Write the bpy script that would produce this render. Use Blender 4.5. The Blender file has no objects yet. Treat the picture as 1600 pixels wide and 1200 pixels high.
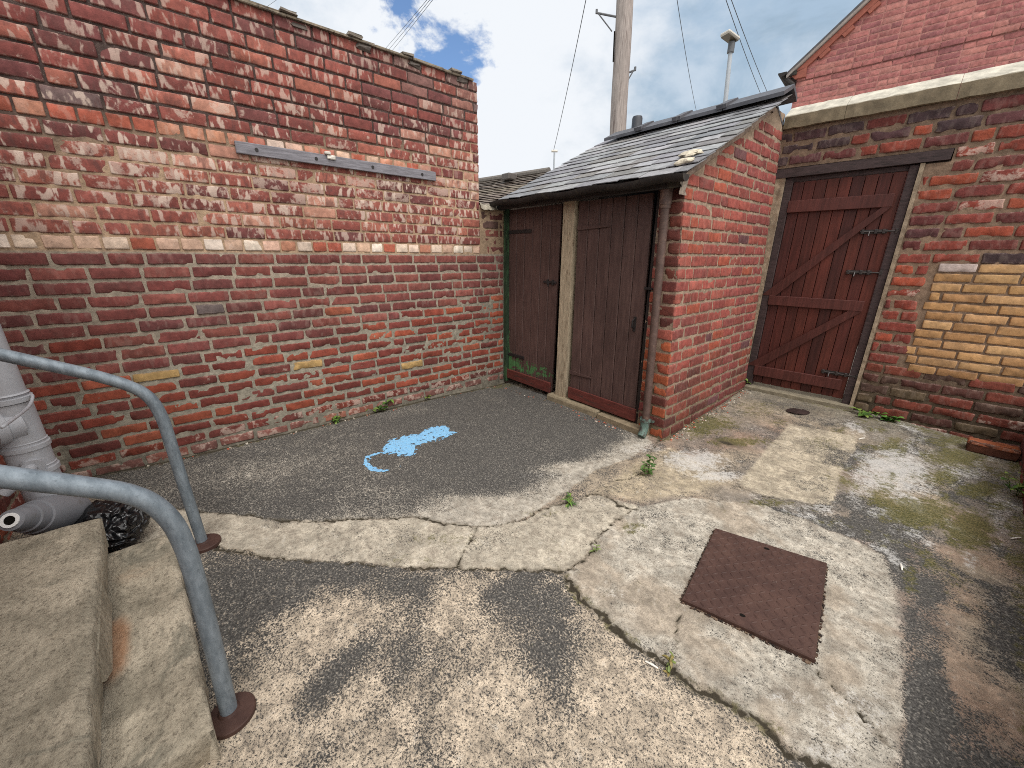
import bpy, math, random
import numpy as np
random.seed(7)
RS = np.random.RandomState(11)
C = bpy.context.scene.collection
# ------------------------------------------------------------------ camera model (metres, camera above the origin)
F, CX, CY = 610.0, 800.0, 600.0
PITCH, ROLL, YAW, H = math.atan(200/610.0), math.radians(0.4), math.radians(49.4), 1.40
FW = np.array([-math.sin(YAW)*math.cos(PITCH), math.cos(YAW)*math.cos(PITCH), -math.sin(PITCH)])
_r = np.array([math.cos(YAW), math.sin(YAW), 0.0]); _u = np.cross(_r, FW)
CR = math.cos(ROLL)*_r + math.sin(ROLL)*_u
CU = -math.sin(ROLL)*_r + math.cos(ROLL)*_u
EYE = np.array([0, 0, H])
def ray(x, y): return FW*F + CR*(x-CX) - CU*(y-CY)
def on_z(x, y, z=0.0): d = ray(x, y); return EYE + d*((z-H)/d[2])
def on_x(x, y, X): d = ray(x, y); return EYE + d*(X/d[0])
def on_y(x, y, Y): d = ray(x, y); return EYE + d*(Y/d[1])
def at_depth(x, y, dist): return EYE + ray(x, y)/F*dist
# ------------------------------------------------------------------ noise
_T = RS.rand(4096)
def _hash(ix, iy, iz): return _T[(ix*73856093 ^ iy*19349663 ^ iz*83492791) & 4095]
def vnoise(x, y, z=0.0):
    x = np.asarray(x, float); y = np.asarray(y, float); z = np.zeros_like(x)+z
    xi, yi, zi = np.floor(x).astype(np.int64), np.floor(y).astype(np.int64), np.floor(z).astype(np.int64)
    fx, fy, fz = x-xi, y-yi, z-zi
    fx, fy, fz = fx*fx*(3-2*fx), fy*fy*(3-2*fy), fz*fz*(3-2*fz)
    def L(a, b, t): return a+(b-a)*t
    r = []
    for dz in (0, 1):
        a = L(_hash(xi, yi, zi+dz), _hash(xi+1, yi, zi+dz), fx)
        b = L(_hash(xi, yi+1, zi+dz), _hash(xi+1, yi+1, zi+dz), fx)
        r.append(L(a, b, fy))
    return L(r[0], r[1], fz)
def fbm(x, y, z=0.0, o=4):
    s, a, n = 0, 0.5, 0
    for k in range(o):
        s = s + a*vnoise(np.asarray(x)*2**k+17*k, np.asarray(y)*2**k-9*k, z*2**k+5*k); n += a; a *= .5
    return s/n
def sstep(a, b, x): t = np.clip((x-a)/(b-a), 0, 1); return t*t*(3-2*t)
def lin(r, g, b):
    return np.array([((c/255)/12.92 if c/255 <= .04045 else ((c/255+.055)/1.055)**2.4) for c in (r, g, b)])
# ------------------------------------------------------------------ mesh builder
ORG = {}
class MB:
    def __init__(s): s.v, s.f, s.mi, s.c, s.b, s.n = [], [], [], [], [], 0
    def add(s, v, f, m=0, c=(.5, .5, .5, 0), b=(0, 0, 0, 0)):
        v = np.asarray(v, float).reshape(-1, 3); k = len(v)
        s.v.append(v)
        s.f.extend([tuple(i+s.n for i in q) for q in f]); s.mi.extend([m]*len(f))
        c = np.asarray(c, float); b = np.asarray(b, float)
        if c.shape[-1] == 3: c = np.concatenate([c, np.zeros(c.shape[:-1]+(1,))], -1)
        s.c.append(np.broadcast_to(c, (k, 4))); s.b.append(np.broadcast_to(b, (k, 4)))
        s.n += k
    def box(s, lo, hi, m=0, c=(.5, .5, .5, 0), fr=None, bev=0.0, jit=0.0, b=(0, 0, 0, 0)):
        lo, hi = np.array(lo, float), np.array(hi, float)
        if bev <= 0:
            P = np.array([[(lo, hi)[i][0], (lo, hi)[j][1], (lo, hi)[k][2]] for i in (0, 1) for j in (0, 1) for k in (0, 1)])
            Fc = [(0, 1, 3, 2), (4, 6, 7, 5), (0, 4, 5, 1), (2, 3, 7, 6), (0, 2, 6, 4), (1, 5, 7, 3)]
        else:
            P, Fc = [], []
            idx = {}
            for i in (0, 1):
                for j in (0, 1):
                    for k in (0, 1):
                        c0 = np.array([(lo, hi)[i][0], (lo, hi)[j][1], (lo, hi)[k][2]])
                        sg = np.array([1-2*i, 1-2*j, 1-2*k])
                        for ax in range(3):
                            p = c0.copy()
                            for a in range(3):
                                if a != ax: p[a] += sg[a]*bev
                            idx[i, j, k, ax] = len(P); P.append(p)
            def q(ax, sd):
                o = [a for a in range(3) if a != ax]; r = []
                for (p0, p1) in ((0, 0), (1, 0), (1, 1), (0, 1)):
                    key = [0, 0, 0]; key[ax] = sd; key[o[0]] = p0; key[o[1]] = p1
                    r.append(idx[tuple(key)+(ax,)])
                return tuple(r)
            for ax in range(3):
                for sd in (0, 1): Fc.append(q(ax, sd))
            for ax in range(3):
                o = [a for a in range(3) if a != ax]
                for p0 in (0, 1):
                    for p1 in (0, 1):
                        ks = []
                        for t in (0, 1):
                            key = [0, 0, 0]; key[ax] = t; key[o[0]] = p0; key[o[1]] = p1; ks.append(tuple(key))
                        Fc.append((idx[ks[0]+(o[0],)], idx[ks[0]+(o[1],)], idx[ks[1]+(o[1],)], idx[ks[1]+(o[0],)]))
            for i in (0, 1):
                for j in (0, 1):
                    for k in (0, 1): Fc.append(tuple(idx[i, j, k, a] for a in range(3)))
            P = np.array(P)
        if jit: P = P + (RS.rand(*P.shape)-.5)*2*jit
        if fr is not None: P = fr(P)
        s.add(P, Fc, m, c, b)
    def tube(s, pts, rad, seg=14, m=0, c=(.5, .5, .5, 0), cap=True, closed=False):
        pts = [np.array(p, float) for p in pts]; n = len(pts)
        rad = rad if hasattr(rad, '__len__') else [rad]*n
        t0 = pts[1]-pts[0]; ref = np.array([0, 0, 1.0]) if abs(t0[2]) < .9*np.linalg.norm(t0) else np.array([1.0, 0, 0])
        V = []
        for i, p in enumerate(pts):
            t = (pts[min(i+1, n-1)]-pts[max(i-1, 0)]); t = t/max(np.linalg.norm(t), 1e-9)
            a = ref - t*np.dot(ref, t); a /= np.linalg.norm(a); ref = a; bb = np.cross(t, a)
            for k in range(seg):
                w = 2*math.pi*k/seg; V.append(p+rad[i]*(math.cos(w)*a+math.sin(w)*bb))
        Fc = [(i*seg+k, i*seg+(k+1) % seg, (i+1)*seg+(k+1) % seg, (i+1)*seg+k) for i in range(n-1) for k in range(seg)]
        if cap: Fc += [tuple(range(seg))[::-1], tuple((n-1)*seg+k for k in range(seg))]
        s.add(V, Fc, m, c)
    def build(s, name, mats, parent=None, origin=None, smooth=False, ang=None):
        if parent is not None and origin is None: origin = ORG[parent]
        o0 = np.zeros(3) if origin is None else np.array(origin, float)
        v = np.concatenate(s.v)-o0
        me = bpy.data.meshes.new(name); me.from_pydata(v.tolist(), [], s.f); me.update()
        for nm, dat in (('col', s.c), ('bk', s.b)):
            a = me.attributes.new(nm, 'FLOAT_COLOR', 'POINT'); a.data.foreach_set('color', np.concatenate(dat).astype(np.float32).ravel())
        me.polygons.foreach_set('material_index', s.mi)
        if smooth: me.polygons.foreach_set('use_smooth', [True]*len(me.polygons))
        for mm in (mats if isinstance(mats, (list, tuple)) else [mats]): me.materials.append(mm)
        import bmesh
        bm = bmesh.new(); bm.from_mesh(me); bmesh.ops.recalc_face_normals(bm, faces=bm.faces); bm.to_mesh(me); bm.free()
        if ang is not None: me.set_sharp_from_angle(angle=math.radians(ang))
        o = bpy.data.objects.new(name, me); C.objects.link(o)
        if parent is not None: o.parent = parent
        else: o.location = o0
        ORG[o] = o0
        return o
def tag(o, label=None, cat=None, group=None, kind=None):
    for k, x in (('label', label), ('category', cat), ('group', group), ('kind', kind)):
        if x: o[k] = x
    return o
def thing(name, label, cat, loc, group=None):
    o = bpy.data.objects.new(name, None); C.objects.link(o); o.location = tuple(loc); o.empty_display_size = .1
    ORG[o] = np.array(loc, float); return tag(o, label, cat, group)
# ------------------------------------------------------------------ materials
def new_mat(name):
    m = bpy.data.materials.new(name); m.use_nodes = True; nt = m.node_tree
    b = nt.nodes['Principled BSDF']; b.inputs['Roughness'].default_value = .85
    b.inputs['Specular IOR Level'].default_value = .3
    return m, nt, b
class N:
    def __init__(s, nt): s.nt = nt
    def n(s, t, **k):
        d = s.nt.nodes.new(t)
        for a, x in k.items():
            if a.startswith('i_'):
                key = a[2:]; key = int(key) if key.isdigit() else key.replace('_', ' ')
                if isinstance(x, bpy.types.NodeSocket): s.nt.links.new(x, d.inputs[key])
                else: d.inputs[key].default_value = x
            else: setattr(d, a, x)
        return d
    def math(s, op, a, b=0.0, clamp=False):
        d = s.n('ShaderNodeMath', operation=op, use_clamp=clamp)
        for i, x in enumerate((a, b)):
            if isinstance(x, bpy.types.NodeSocket): s.nt.links.new(x, d.inputs[i])
            else: d.inputs[i].default_value = x
        return d.outputs[0]
    def mix(s, f, a, b, bt='MIX'):
        d = s.n('ShaderNodeMix', data_type='RGBA', blend_type=bt)
        for i, x in ((0, f), (6, a), (7, b)):
            if isinstance(x, bpy.types.NodeSocket): s.nt.links.new(x, d.inputs[i])
            elif i == 0: d.inputs[0].default_value = x
            else: d.inputs[i].default_value = (tuple(x)+(1,))[:4]
        return d.outputs[2]
    def step(s, x, a, b, lo=0.0, hi=1.0):
        d = s.n('ShaderNodeMapRange', interpolation_type='SMOOTHSTEP'); s.nt.links.new(x, d.inputs[0])
        for i, q in ((1, a), (2, b), (3, lo), (4, hi)):
            if isinstance(q, bpy.types.NodeSocket): s.nt.links.new(q, d.inputs[i])
            else: d.inputs[i].default_value = q
        return d.outputs[0]
    def noise(s, vec, sc, det=6, rough=.6, dist=0.0, out=0):
        d = s.n('ShaderNodeTexNoise'); d.inputs['Scale'].default_value = sc; d.inputs['Detail'].default_value = det
        d.inputs['Roughness'].default_value = rough; d.inputs['Distortion'].default_value = dist
        if vec is not None: s.nt.links.new(vec, d.inputs['Vector'])
        return d.outputs[out]
    def obj(s): return s.n('ShaderNodeTexCoord').outputs['Object']
    def scale(s, vec, sc):
        d = s.n('ShaderNodeVectorMath', operation='MULTIPLY'); s.nt.links.new(vec, d.inputs[0]); d.inputs[1].default_value = sc; return d.outputs[0]
    def addv(s, vec, o):
        d = s.n('ShaderNodeVectorMath', operation='ADD'); s.nt.links.new(vec, d.inputs[0]); s.nt.links.new(o, d.inputs[1]); return d.outputs[0]
    def attr(s, name):
        d = s.n('ShaderNodeAttribute', attribute_name=name); return d
    def bump(s, bsdf, h, strength=.5, dist=.004):
        d = s.n('ShaderNodeBump'); d.inputs['Strength'].default_value = strength; d.inputs['Distance'].default_value = dist
        s.nt.links.new(h, d.inputs['Height']); s.nt.links.new(d.outputs[0], bsdf.inputs['Normal'])
    def out(s, bsdf, col): s.nt.links.new(col, bsdf.inputs['Base Color'])
    def sep(s, c):
        d = s.n('ShaderNodeSeparateColor'); s.nt.links.new(c, d.inputs[0]); return d.outputs
def val(g, x):  # grey value as colour
    d = g.n('ShaderNodeCombineColor')
    for i in range(3): g.nt.links.new(x, d.inputs[i])
    return d.outputs[0]
def brick_material(name, pale=(.58, .46, .385), bump=.5, grain=1.0):
    m, nt, b = new_mat(name); g = N(nt); P = g.obj()
    A = g.attr('col'); B = g.attr('bk'); bu, bv, br = g.sep(B.outputs['Color'])[:3]; band = B.outputs['Alpha']; flake = A.outputs['Alpha']
    off = g.n('ShaderNodeCombineXYZ'); nt.links.new(g.math('MULTIPLY', br, 37.0), off.inputs[0]); nt.links.new(g.math('MULTIPLY', br, 91.0), off.inputs[1])
    Q = g.addv(P, off.outputs[0])
    n1 = g.noise(Q, 22, 8, .65); n2 = g.noise(P, 140, 4, .75); n3 = g.noise(P, 3.0, 5, .6); n4 = g.noise(Q, 45, 6, .7, .6); n5 = g.noise(Q, 13, 6, .62, .4)
    c = g.mix(1.0, A.outputs['Color'], val(g, g.step(n1, .25, .8, .66, 1.28)), 'MULTIPLY')
    c = g.mix(1.0, c, val(g, g.step(n3, .3, .7, .84, 1.12)), 'MULTIPLY')
    # kiss-mark bands along the brick
    bc = g.n('ShaderNodeCombineXYZ'); nt.links.new(g.math('MULTIPLY', bu, 6.5), bc.inputs[0]); nt.links.new(g.math('MULTIPLY', br, 53.0), bc.inputs[1]); nt.links.new(g.math('MULTIPLY', bv, .7), bc.inputs[2])
    nb = g.noise(bc.outputs[0], 1.0, 2, .5, .25)
    bf = g.math('MULTIPLY', g.step(g.math('ADD', nb, g.math('MULTIPLY', n4, .18)), .60, .70), band)
    c = g.mix(g.math('MULTIPLY', bf, .85), c, pale)
    bd = g.math('MULTIPLY', g.step(nb, .44, .34), g.math('MULTIPLY', band, .55))
    c = g.mix(bd, c, (.105, .05, .045))
    # flaked pale faces
    fm = g.step(g.math('ADD', g.math('ADD', g.math('MULTIPLY', n4, .45), g.math('MULTIPLY', n5, 1.05)), g.math('MULTIPLY', flake, .62)), 1.0, 1.12)
    c = g.mix(g.math('MULTIPLY', fm, .52), c, pale)
    # lime and mortar smeared over the bed edges
    rim = g.step(g.math('ABSOLUTE', g.math('SUBTRACT', bv, .5)), .30, .48)
    c = g.mix(g.math('MULTIPLY', g.math('MULTIPLY', rim, g.step(n4, .46, .62)), .42), c, (.36, .27, .22))
    c = g.mix(g.math('MULTIPLY', g.math('MULTIPLY', rim, g.step(n5, .56, .44)), .35), c, (.07, .045, .04))
    # soot and pits
    c = g.mix(g.math('MULTIPLY', g.step(g.noise(Q, 9, 5, .7), .62, .80), .45), c, (.06, .04, .038))
    c = g.mix(g.math('MULTIPLY', g.step(n2, .58, .70), .42*grain), c, (.04, .025, .022))
    c = g.mix(g.math('MULTIPLY', g.step(g.noise(P, 90, 3, .6), .68, .76), .18*grain), c, pale)
    g.out(b, c)
    h = g.math('ADD', g.math('MULTIPLY', n1, 1.0), g.math('MULTIPLY', n2, .35))
    g.bump(b, h, bump, .006); b.inputs['Roughness'].default_value = .88
    return m
def attr_material(name, nscale=20, var=(.7, 1.25), speck=None, bump=.5, rough=.9, fine=150, spec=.3, dist=.005, metal=0.0):
    m, nt, b = new_mat(name); g = N(nt); P = g.obj(); A = g.attr('col')
    n1 = g.noise(P, nscale, 8, .65); n2 = g.noise(P, fine, 4, .7)
    c = g.mix(1.0, A.outputs['Color'], val(g, g.step(n1, .25, .8, var[0], var[1])), 'MULTIPLY')
    if speck is not None: c = g.mix(g.math('MULTIPLY', g.step(n2, .58, .72), speck[3]), c, speck[:3])
    g.out(b, c); g.bump(b, g.math('ADD', n1, g.math('MULTIPLY', n2, .5)), bump, dist)
    b.inputs['Roughness'].default_value = rough; b.inputs['Specular IOR Level'].default_value = spec; b.inputs['Metallic'].default_value = metal
    return m
def plain(name, col, var=.25, nscale=15, bump=.15, rough=.6, spec=.4, metal=0.0, stretch=(1, 1, 1), second=None, thr=(.55, .7), s2=8, dist=.003):
    m, nt, b = new_mat(name); g = N(nt); P = g.scale(g.obj(), stretch)
    n1 = g.noise(P, nscale, 8, .65)
    c = g.mix(1.0, col, val(g, g.step(n1, .25, .78, 1-var, 1+var)), 'MULTIPLY')
    if second is not None: c = g.mix(g.step(g.noise(P, s2, 7, .68, .3), *thr), c, second)
    g.out(b, c); g.bump(b, g.math('ADD', n1, g.math('MULTIPLY', g.noise(P, nscale*8, 3, .6), .4)), bump, dist)
    b.inputs['Roughness'].default_value = rough; b.inputs['Specular IOR Level'].default_value = spec; b.inputs['Metallic'].default_value = metal
    return m
M = {}
M['brick'] = brick_material('brick_face')
M['brick_rough'] = brick_material('brick_face_worn', bump=.9)
M['brick_house'] = brick_material('brick_face_house', pale=(.46, .26, .22), bump=.3, grain=.5)
M['mortar'] = attr_material('mortar', 30, (.6, 1.2), (.55, .5, .42, .35), .9, .95, 170)
M['ochre'] = brick_material('ochre_brick', pale=(.55, .40, .24), bump=.5, grain=.6)
# ------------------------------------------------------------------ bricks
def add_brick(mb, fr, u0, u1, v0, v1, proud, col, flake=0.0, band=0.0, rough=.003, m=0, back=-.016, dens=.022):
    O, U, V, Nn = fr
    L, Hh = u1-u0, v1-v0; r = min(.0022+rough*.55, Hh*.2, L*.2)
    nu, nv = max(4, int(L/dens)), max(3, int(Hh/dens))
    r2 = r+.0035; a = np.concatenate([[0, .0008, r], np.linspace(r2, L-r2, nu), [L-r, L-.0008, L]]); h = np.concatenate([[0, .0008, r], np.linspace(r2, Hh-r2, nv), [Hh-r, Hh-.0008, Hh]])
    A, B = np.meshgrid(a, h, indexing='ij'); sd = RS.rand()*1000
    e = np.minimum(np.minimum(A, L-A), np.minimum(B, Hh-B))
    x, y = A*28+sd, B*28+sd*.37
    dn = (fbm(x*.7, y*.7, 3.3, 3)-.5); du = (fbm(x, y, 1.1, 3)-.5); dv = (fbm(x, y, 7.7, 3)-.5)
    # rounded corners
    cu, cv = np.minimum(A, L-A), np.minimum(B, Hh-B); kr = .003+rough*.9
    pull = np.clip(1-np.hypot(cu, cv)/(kr*1.3), 0, 1)*kr*.45
    uu = u0+A+du*rough*3.2+np.sign(L/2-A)*pull; vv = v0+B+dv*rough*2.6+np.sign(Hh/2-B)*pull
    prof = np.where(e <= 0, 0, np.where(e < .001, .62, np.where(e < r2-.0005, .955, 1.0)))
    nn = back+(proud-back)*prof+dn*rough*2.2*(prof > 0)
    chip = sstep(.60, .70, fbm(x*.55, y*.55, 12.2, 2))*np.clip(1-e/.022, 0, 1)
    nn = nn-chip*(rough*3.0)*(prof > 0)
    tilt = (RS.rand(2)-.5)*rough*1.3
    nn = nn+(tilt[0]*(A/L-.5)+tilt[1]*(B/Hh-.5))*(prof > 0)
    P = O+uu[..., None]*U+vv[..., None]*V+nn[..., None]*Nn
    W_, K = A.shape
    idx = np.arange(W_*K).reshape(W_, K)
    q = np.stack([idx[:-1, :-1], idx[1:, :-1], idx[1:, 1:], idx[:-1, 1:]], -1).reshape(-1, 4)
    c = np.zeros((W_*K, 4)); c[:, :3] = col; c[:, 3] = flake
    b = np.stack([(A/L).ravel()*L/.23, (B/Hh).ravel(), np.full(A.size, RS.rand()), np.full(A.size, band)], -1)
    mb.add(P.reshape(-1, 3), q.tolist(), m, c, b)
def mortar_sheet(mb, fr, u0, u1, v0, v1, cell, nfun, cfun, inside=None, m=1):
    O, U, V, Nn = fr
    a = np.linspace(u0, u1, max(2, int((u1-u0)/cell)+1)); h = np.linspace(v0, v1, max(2, int((v1-v0)/cell)+1))
    A, B = np.meshgrid(a, h, indexing='ij'); nn = nfun(A, B)
    P = O+A[..., None]*U+B[..., None]*V+nn[..., None]*Nn
    idx = np.arange(A.size).reshape(A.shape)
    q = np.stack([idx[:-1, :-1], idx[1:, :-1], idx[1:, 1:], idx[:-1, 1:]], -1).reshape(-1, 4)
    if inside is not None:
        ca = (A[:-1, :-1]+A[1:, 1:])/2; cb = (B[:-1, :-1]+B[1:, 1:])/2; q = q[inside(ca, cb).ravel()]
    mb.add(P.reshape(-1, 3), q.tolist(), m, cfun(A, B).reshape(-1, 3))
def pick(pal, w=None, j=.10):
    k = RS.choice(len(pal), p=None if w is None else np.array(w)/sum(w)); c = np.array(pal[k])
    return np.clip(c*(1+(RS.rand()-.5)*2*j)*(1+(RS.rand(3)-.5)*j*.5), 0, 1)
def rowcut(u0, u1, start, lens):
    x = u0+start; out = []
    if start > .03: out.append((u0, x))
    while x < u1-.02:
        l = lens(); e = min(x+l, u1); out.append((x, e)); x = e
    return out
X3 = np.array
UP = X3([0, 0, 1.0])
# palettes
purple = [lin(136, 76, 68), lin(122, 68, 63), lin(146, 84, 74), lin(114, 68, 66), lin(158, 96, 82), lin(178, 130, 112)]
midred = [lin(122, 68, 63), lin(114, 64, 60), lin(128, 74, 66), lin(108, 64, 61), lin(134, 78, 70)]
orange = [lin(152, 78, 58), lin(136, 68, 54), lin(122, 62, 54), lin(158, 88, 66), lin(110, 60, 54)]
palep = [lin(206, 172, 150), lin(216, 194, 176), lin(186, 130, 106), lin(164, 90, 72), lin(222, 206, 192)]
# ------------------------------------------------------------------ left boundary wall
WX, WEND = -3.42, 2.492
wall = MB(); frL = (X3([WX, 0, 0]), X3([0, 1.0, 0]), UP, X3([1.0, 0, 0]))
CO = .0822; Y0 = -.86
zoneline = lambda y: .71+.085*y+.05*np.maximum(y-1.5, 0)
for k in range(18):                       # tall upper part
    z0 = 1.41+.012+k*CO; z1 = z0+CO-.010
    header = k in (0, 8)
    lens = (lambda: RS.uniform(.108, .122)) if header else (lambda: RS.choice([.234, .238, .228, .12], p=[.36, .36, .2, .08]))
    t = k/17.0
    for (a, e) in rowcut(Y0, WEND, RS.rand()*.2, lens):
        ym = (a+e)/2
        if header and k == 0: col = pick(palep, [3, 4, 2, 3, 2]); fl, bd = .25, 0
        elif header: col = pick(palep, [3, 1, 3, 4, 0.4]) if ym < 1.9 else pick(purple); fl, bd = .2, .2
        else:
            mid = math.exp(-((t-.35)/.28)**2)
            col = pick(purple, [3, 3, 3, 2, 1.5, .5+1.5*mid]); fl = (.12+.40*mid*(.4+.8*RS.rand())) if RS.rand() < .8 else 0; bd = (.5+.5*mid)*(RS.rand() < .85)
            if t > .8 and ym > 1.7 and RS.rand() < .5: col = col*.6+lin(120, 110, 104)*.4
            if RS.rand() < .006: col = lin(112, 92, 90)
        g = .005 if t > .35 else .0045
        add_brick(wall, frL, a+g, e-g, z0, z1-.001, RS.uniform(-.001, .004), col, fl, bd, RS.uniform(.0016, .0034), dens=.03)
nrow = 17
for k in range(nrow):                     # lower part
    z1 = 1.402-k*CO; z0 = z1-CO+.014
    lens = lambda: RS.choice([.236, .242, .228, .12, .17], p=[.34, .32, .16, .1, .08])
    for (a, e) in rowcut(Y0, 2.80, RS.rand()*.2, lens):
        ym, zm = (a+e)/2, (z0+z1)/2
        low = zm < zoneline(ym)+RS.uniform(-.03, .03)
        if low:
            col = pick(orange, [2, 3, 3.5, 1, 3]) if zm > .14 else pick(orange, [.6, 1.4, 3, .4, 3])
            if zm < .3: col = col*.85
            r, pr, gp = RS.uniform(.0032, .0058), RS.uniform(.0, .007), RS.uniform(.005, .012)
            if zm < .13: col = col*.7+lin(150, 120, 110)*.3
            if RS.rand() < .015: col = lin(178, 146, 96)
            fl = .22*RS.rand() if zm > .15 else .4
            zz = RS.uniform(-.005, .005)
            add_brick(wall, frL, a+gp, e-gp*.7, z0+zz+RS.uniform(0, .004), z1+zz-RS.uniform(0, .007), pr, col, fl, 0, r, dens=.018)
        else:
            col = pick(midred); 
            if RS.rand() < .015: col = lin(104, 92, 90)
            if RS.rand() < .02: col = pick(orange)*.9
            add_brick(wall, frL, a+.008, e-.006, z0, z1-.001, RS.uniform(.001, .005), col, .08*RS.rand(), .12*RS.rand(), RS.uniform(.0026, .0045), dens=.022)
# low stretch next to the shed above the lower courses
for k in range(6):
    z0 = 1.41+.012+k*CO; z1 = z0+CO-.012
    if z1 > 1.9: break
    for (a, e) in rowcut(2.51, 2.80, RS.choice([.11, 0.0, .2]), lambda: .235):
        col = pick([lin(96, 56, 52), lin(118, 70, 62), lin(88, 66, 60)])
        add_brick(wall, frL, a+.007, min(e, 2.80)-.006, z0, z1, RS.uniform(-.012, -.006), col, .15, 0, .005, dens=.022)
def mc(A, B):
    n = fbm(A*3, B*3, 2.0, 4)[..., None]; n2 = fbm(A*14, B*14, 5.0, 3)[..., None]
    top, sand, grey, low = lin(78, 64, 60), lin(176, 150, 124), lin(160, 148, 132), lin(152, 145, 130)
    t = sstep(1.95, 2.35, B+.5*(fbm(A*2, B*2, 9., 3)-.5)-.15*(A-1))[..., None]
    c = sand*(1-t)+top*t
    w = (B < 1.415)[..., None]; zl = sstep(-.08, .08, zoneline(A)-B)[..., None]
    cl = grey*(1-zl)+low*zl
    foot_dark = sstep(.25, .0, B)[..., None]; cl = cl*(1-.35*foot_dark*n2*1.6)  # mortar colour darkened towards the wall foot, broken up by noise
    c = np.where(w, cl, c); return c*(.8+.4*n)
def mn(A, B):
    low = sstep(-.06, .06, zoneline(A)-B)*(B < 1.41); up = B > 1.415
    base = np.where(up, -.0045-.004*sstep(2.0, 2.4, B), -.0042)
    return base+low*.002+(fbm(A*30, B*30, 4., 3)-.5)*(.003+.008*low)+(fbm(A*7, B*7, 8., 2)-.5)*.006*low
mortar_sheet(wall, frL, Y0, WEND-.004, -.15, 2.885, .012, mn, mc)
mortar_sheet(wall, frL, WEND-.004, 2.82, -.15, 1.88, .012, lambda A, B: mn(A, B)-.006*(B > 1.41), lambda A, B: mc(A, B)*.8)
# end face of the tall part, and the body behind
frE = (X3([WX, WEND, 0]), X3([-1.0, 0, 0]), UP, X3([0, 1.0, 0]))
for k in range(18):
    z0 = 1.41+.012+k*CO
    for (a, e) in rowcut(0.0, .225, .112 if k % 2 else 0.0, lambda: .225):
        add_brick(wall, frE, a+.002, e-.004, z0, z0+CO-.011, RS.uniform(-.001, .003), pick(purple), .2, .1, .0025, dens=.03)
wall.box((WX-.225, Y0-.3, -.2), (WX-.012, WEND-.008, 2.88), 1, lin(120, 100, 90)); wall.box((WX-.224, WEND-.01, -.2), (WX-.022, 2.83, 1.87), 1, lin(120, 100, 90))
wl = wall.build('brick_wall', [M['brick'], M['mortar']], origin=(WX, 0, 0), smooth=True)
tag(wl, 'tall weathered red brick yard wall carrying a grey wooden batten', 'wall')
M['coping_felt'] = plain('weathered_tile', tuple(lin(122, 112, 98)), .35, 25, .6, .9, .2, second=tuple(lin(84, 78, 72)), thr=(.5, .62), s2=10)
cp = MB()
for k in range(11):
    a = Y0+k*.30; e = min(a+.298, WEND+.01)
    if a > WEND: break
    z = 2.888+RS.uniform(-.003, .003)
    cp.box((WX-.25, a, z), (WX+.022+RS.uniform(-.004, .004), e, z+.016), 0, lin(150, 140, 120), bev=.003, jit=.002)
    if k % 2: cp.box((WX-.25, a, z+.014), (WX+.012+RS.uniform(-.004, .004), e, z+.026), 0, lin(150, 140, 120), bev=.003, jit=.003)
cp.build('coping', M['coping_felt'], wl)
M['slate'] = attr_material('slate', 18, (.7, 1.3), (.4, .4, .4, .25), .35, .62, 120, .35, dist=.003)
for (px, py) in ((452, 30), (556, 64), (638, 92), (714, 118)):
    p = on_x(px, py, WX+.02); t = MB()
    t.box((WX-.06, p[1]-.055, 2.903), (WX+.035, p[1]+.05, 2.925), 0, lin(112, 104, 94), bev=.005, jit=.006)
    t.box((WX-.04, p[1]+.01, 2.845), (WX+.014, p[1]+.12, 2.886), 0, lin(84, 76, 70), bev=.012, jit=.008)
    t.build('coping_tile', M['slate'], wl)
# capping of mortar on the low stretch
lm = MB(); mortar_sheet(lm, (X3([WX-.2, 2.50, 1.885]), X3([1.0, 0, 0]), X3([0, 1.0, 0]), UP), -.02, .235, 0, .30, .014, lambda A, B: -.012+.045*fbm(A*18, B*18, 3., 3)-.05*sstep(.19, .235, A), lambda A, B: (lin(150, 142, 128)*(.7+.6*fbm(A*25, B*25, 1., 3)[..., None])), m=0)
lm.build('mortar_capping', M['mortar'], wl, smooth=True)
# batten on the wall
M['greywood'] = plain('weathered_grey_wood', tuple(lin(124, 122, 128)), .35, 14, .5, .8, .3, stretch=(6, .7, 6), second=tuple(lin(86, 80, 80)), thr=(.58, .75), s2=5)
bt = thing('wooden_batten', 'narrow weathered grey timber batten fixed across the tall red brick wall', 'batten', (WX+.004, 1.25, 2.03))
b_ = MB(); b_.box((WX+.005, .51, 2.032), (WX+.030, 1.998, 2.104), 0, bev=.003); b_.build('board', M['greywood'], bt)
M['blackiron'] = plain('black_iron', tuple(lin(38, 34, 34)), .3, 30, .3, .6, .4, second=tuple(lin(84, 50, 36)), thr=(.6, .75))
for px in (402, 495, 583, 660):
    y = on_x(px, 236+(px-367)*.146, WX+.03)[1]; s = MB(); s.tube([(WX+.027, y, 2.068), (WX+.0345, y, 2.068)], .011, 10); s.build('nail_head', M['blackiron'], bt)
M['whiteplastic'] = plain('old_white_plastic', tuple(lin(205, 200, 190)), .12, 20, .1, .5)
y = on_x(514, 246, WX+.03)[1]; s = MB(); s.box((WX+.02, y-.03, 2.105), (WX+.05, y+.012, 2.125), 0, bev=.004); s.box((WX+.031, y-.012, 2.075), (WX+.042, y+.045, 2.104), 0, bev=.004, jit=.003); s.build('clip', M['whiteplastic'], bt)
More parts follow.
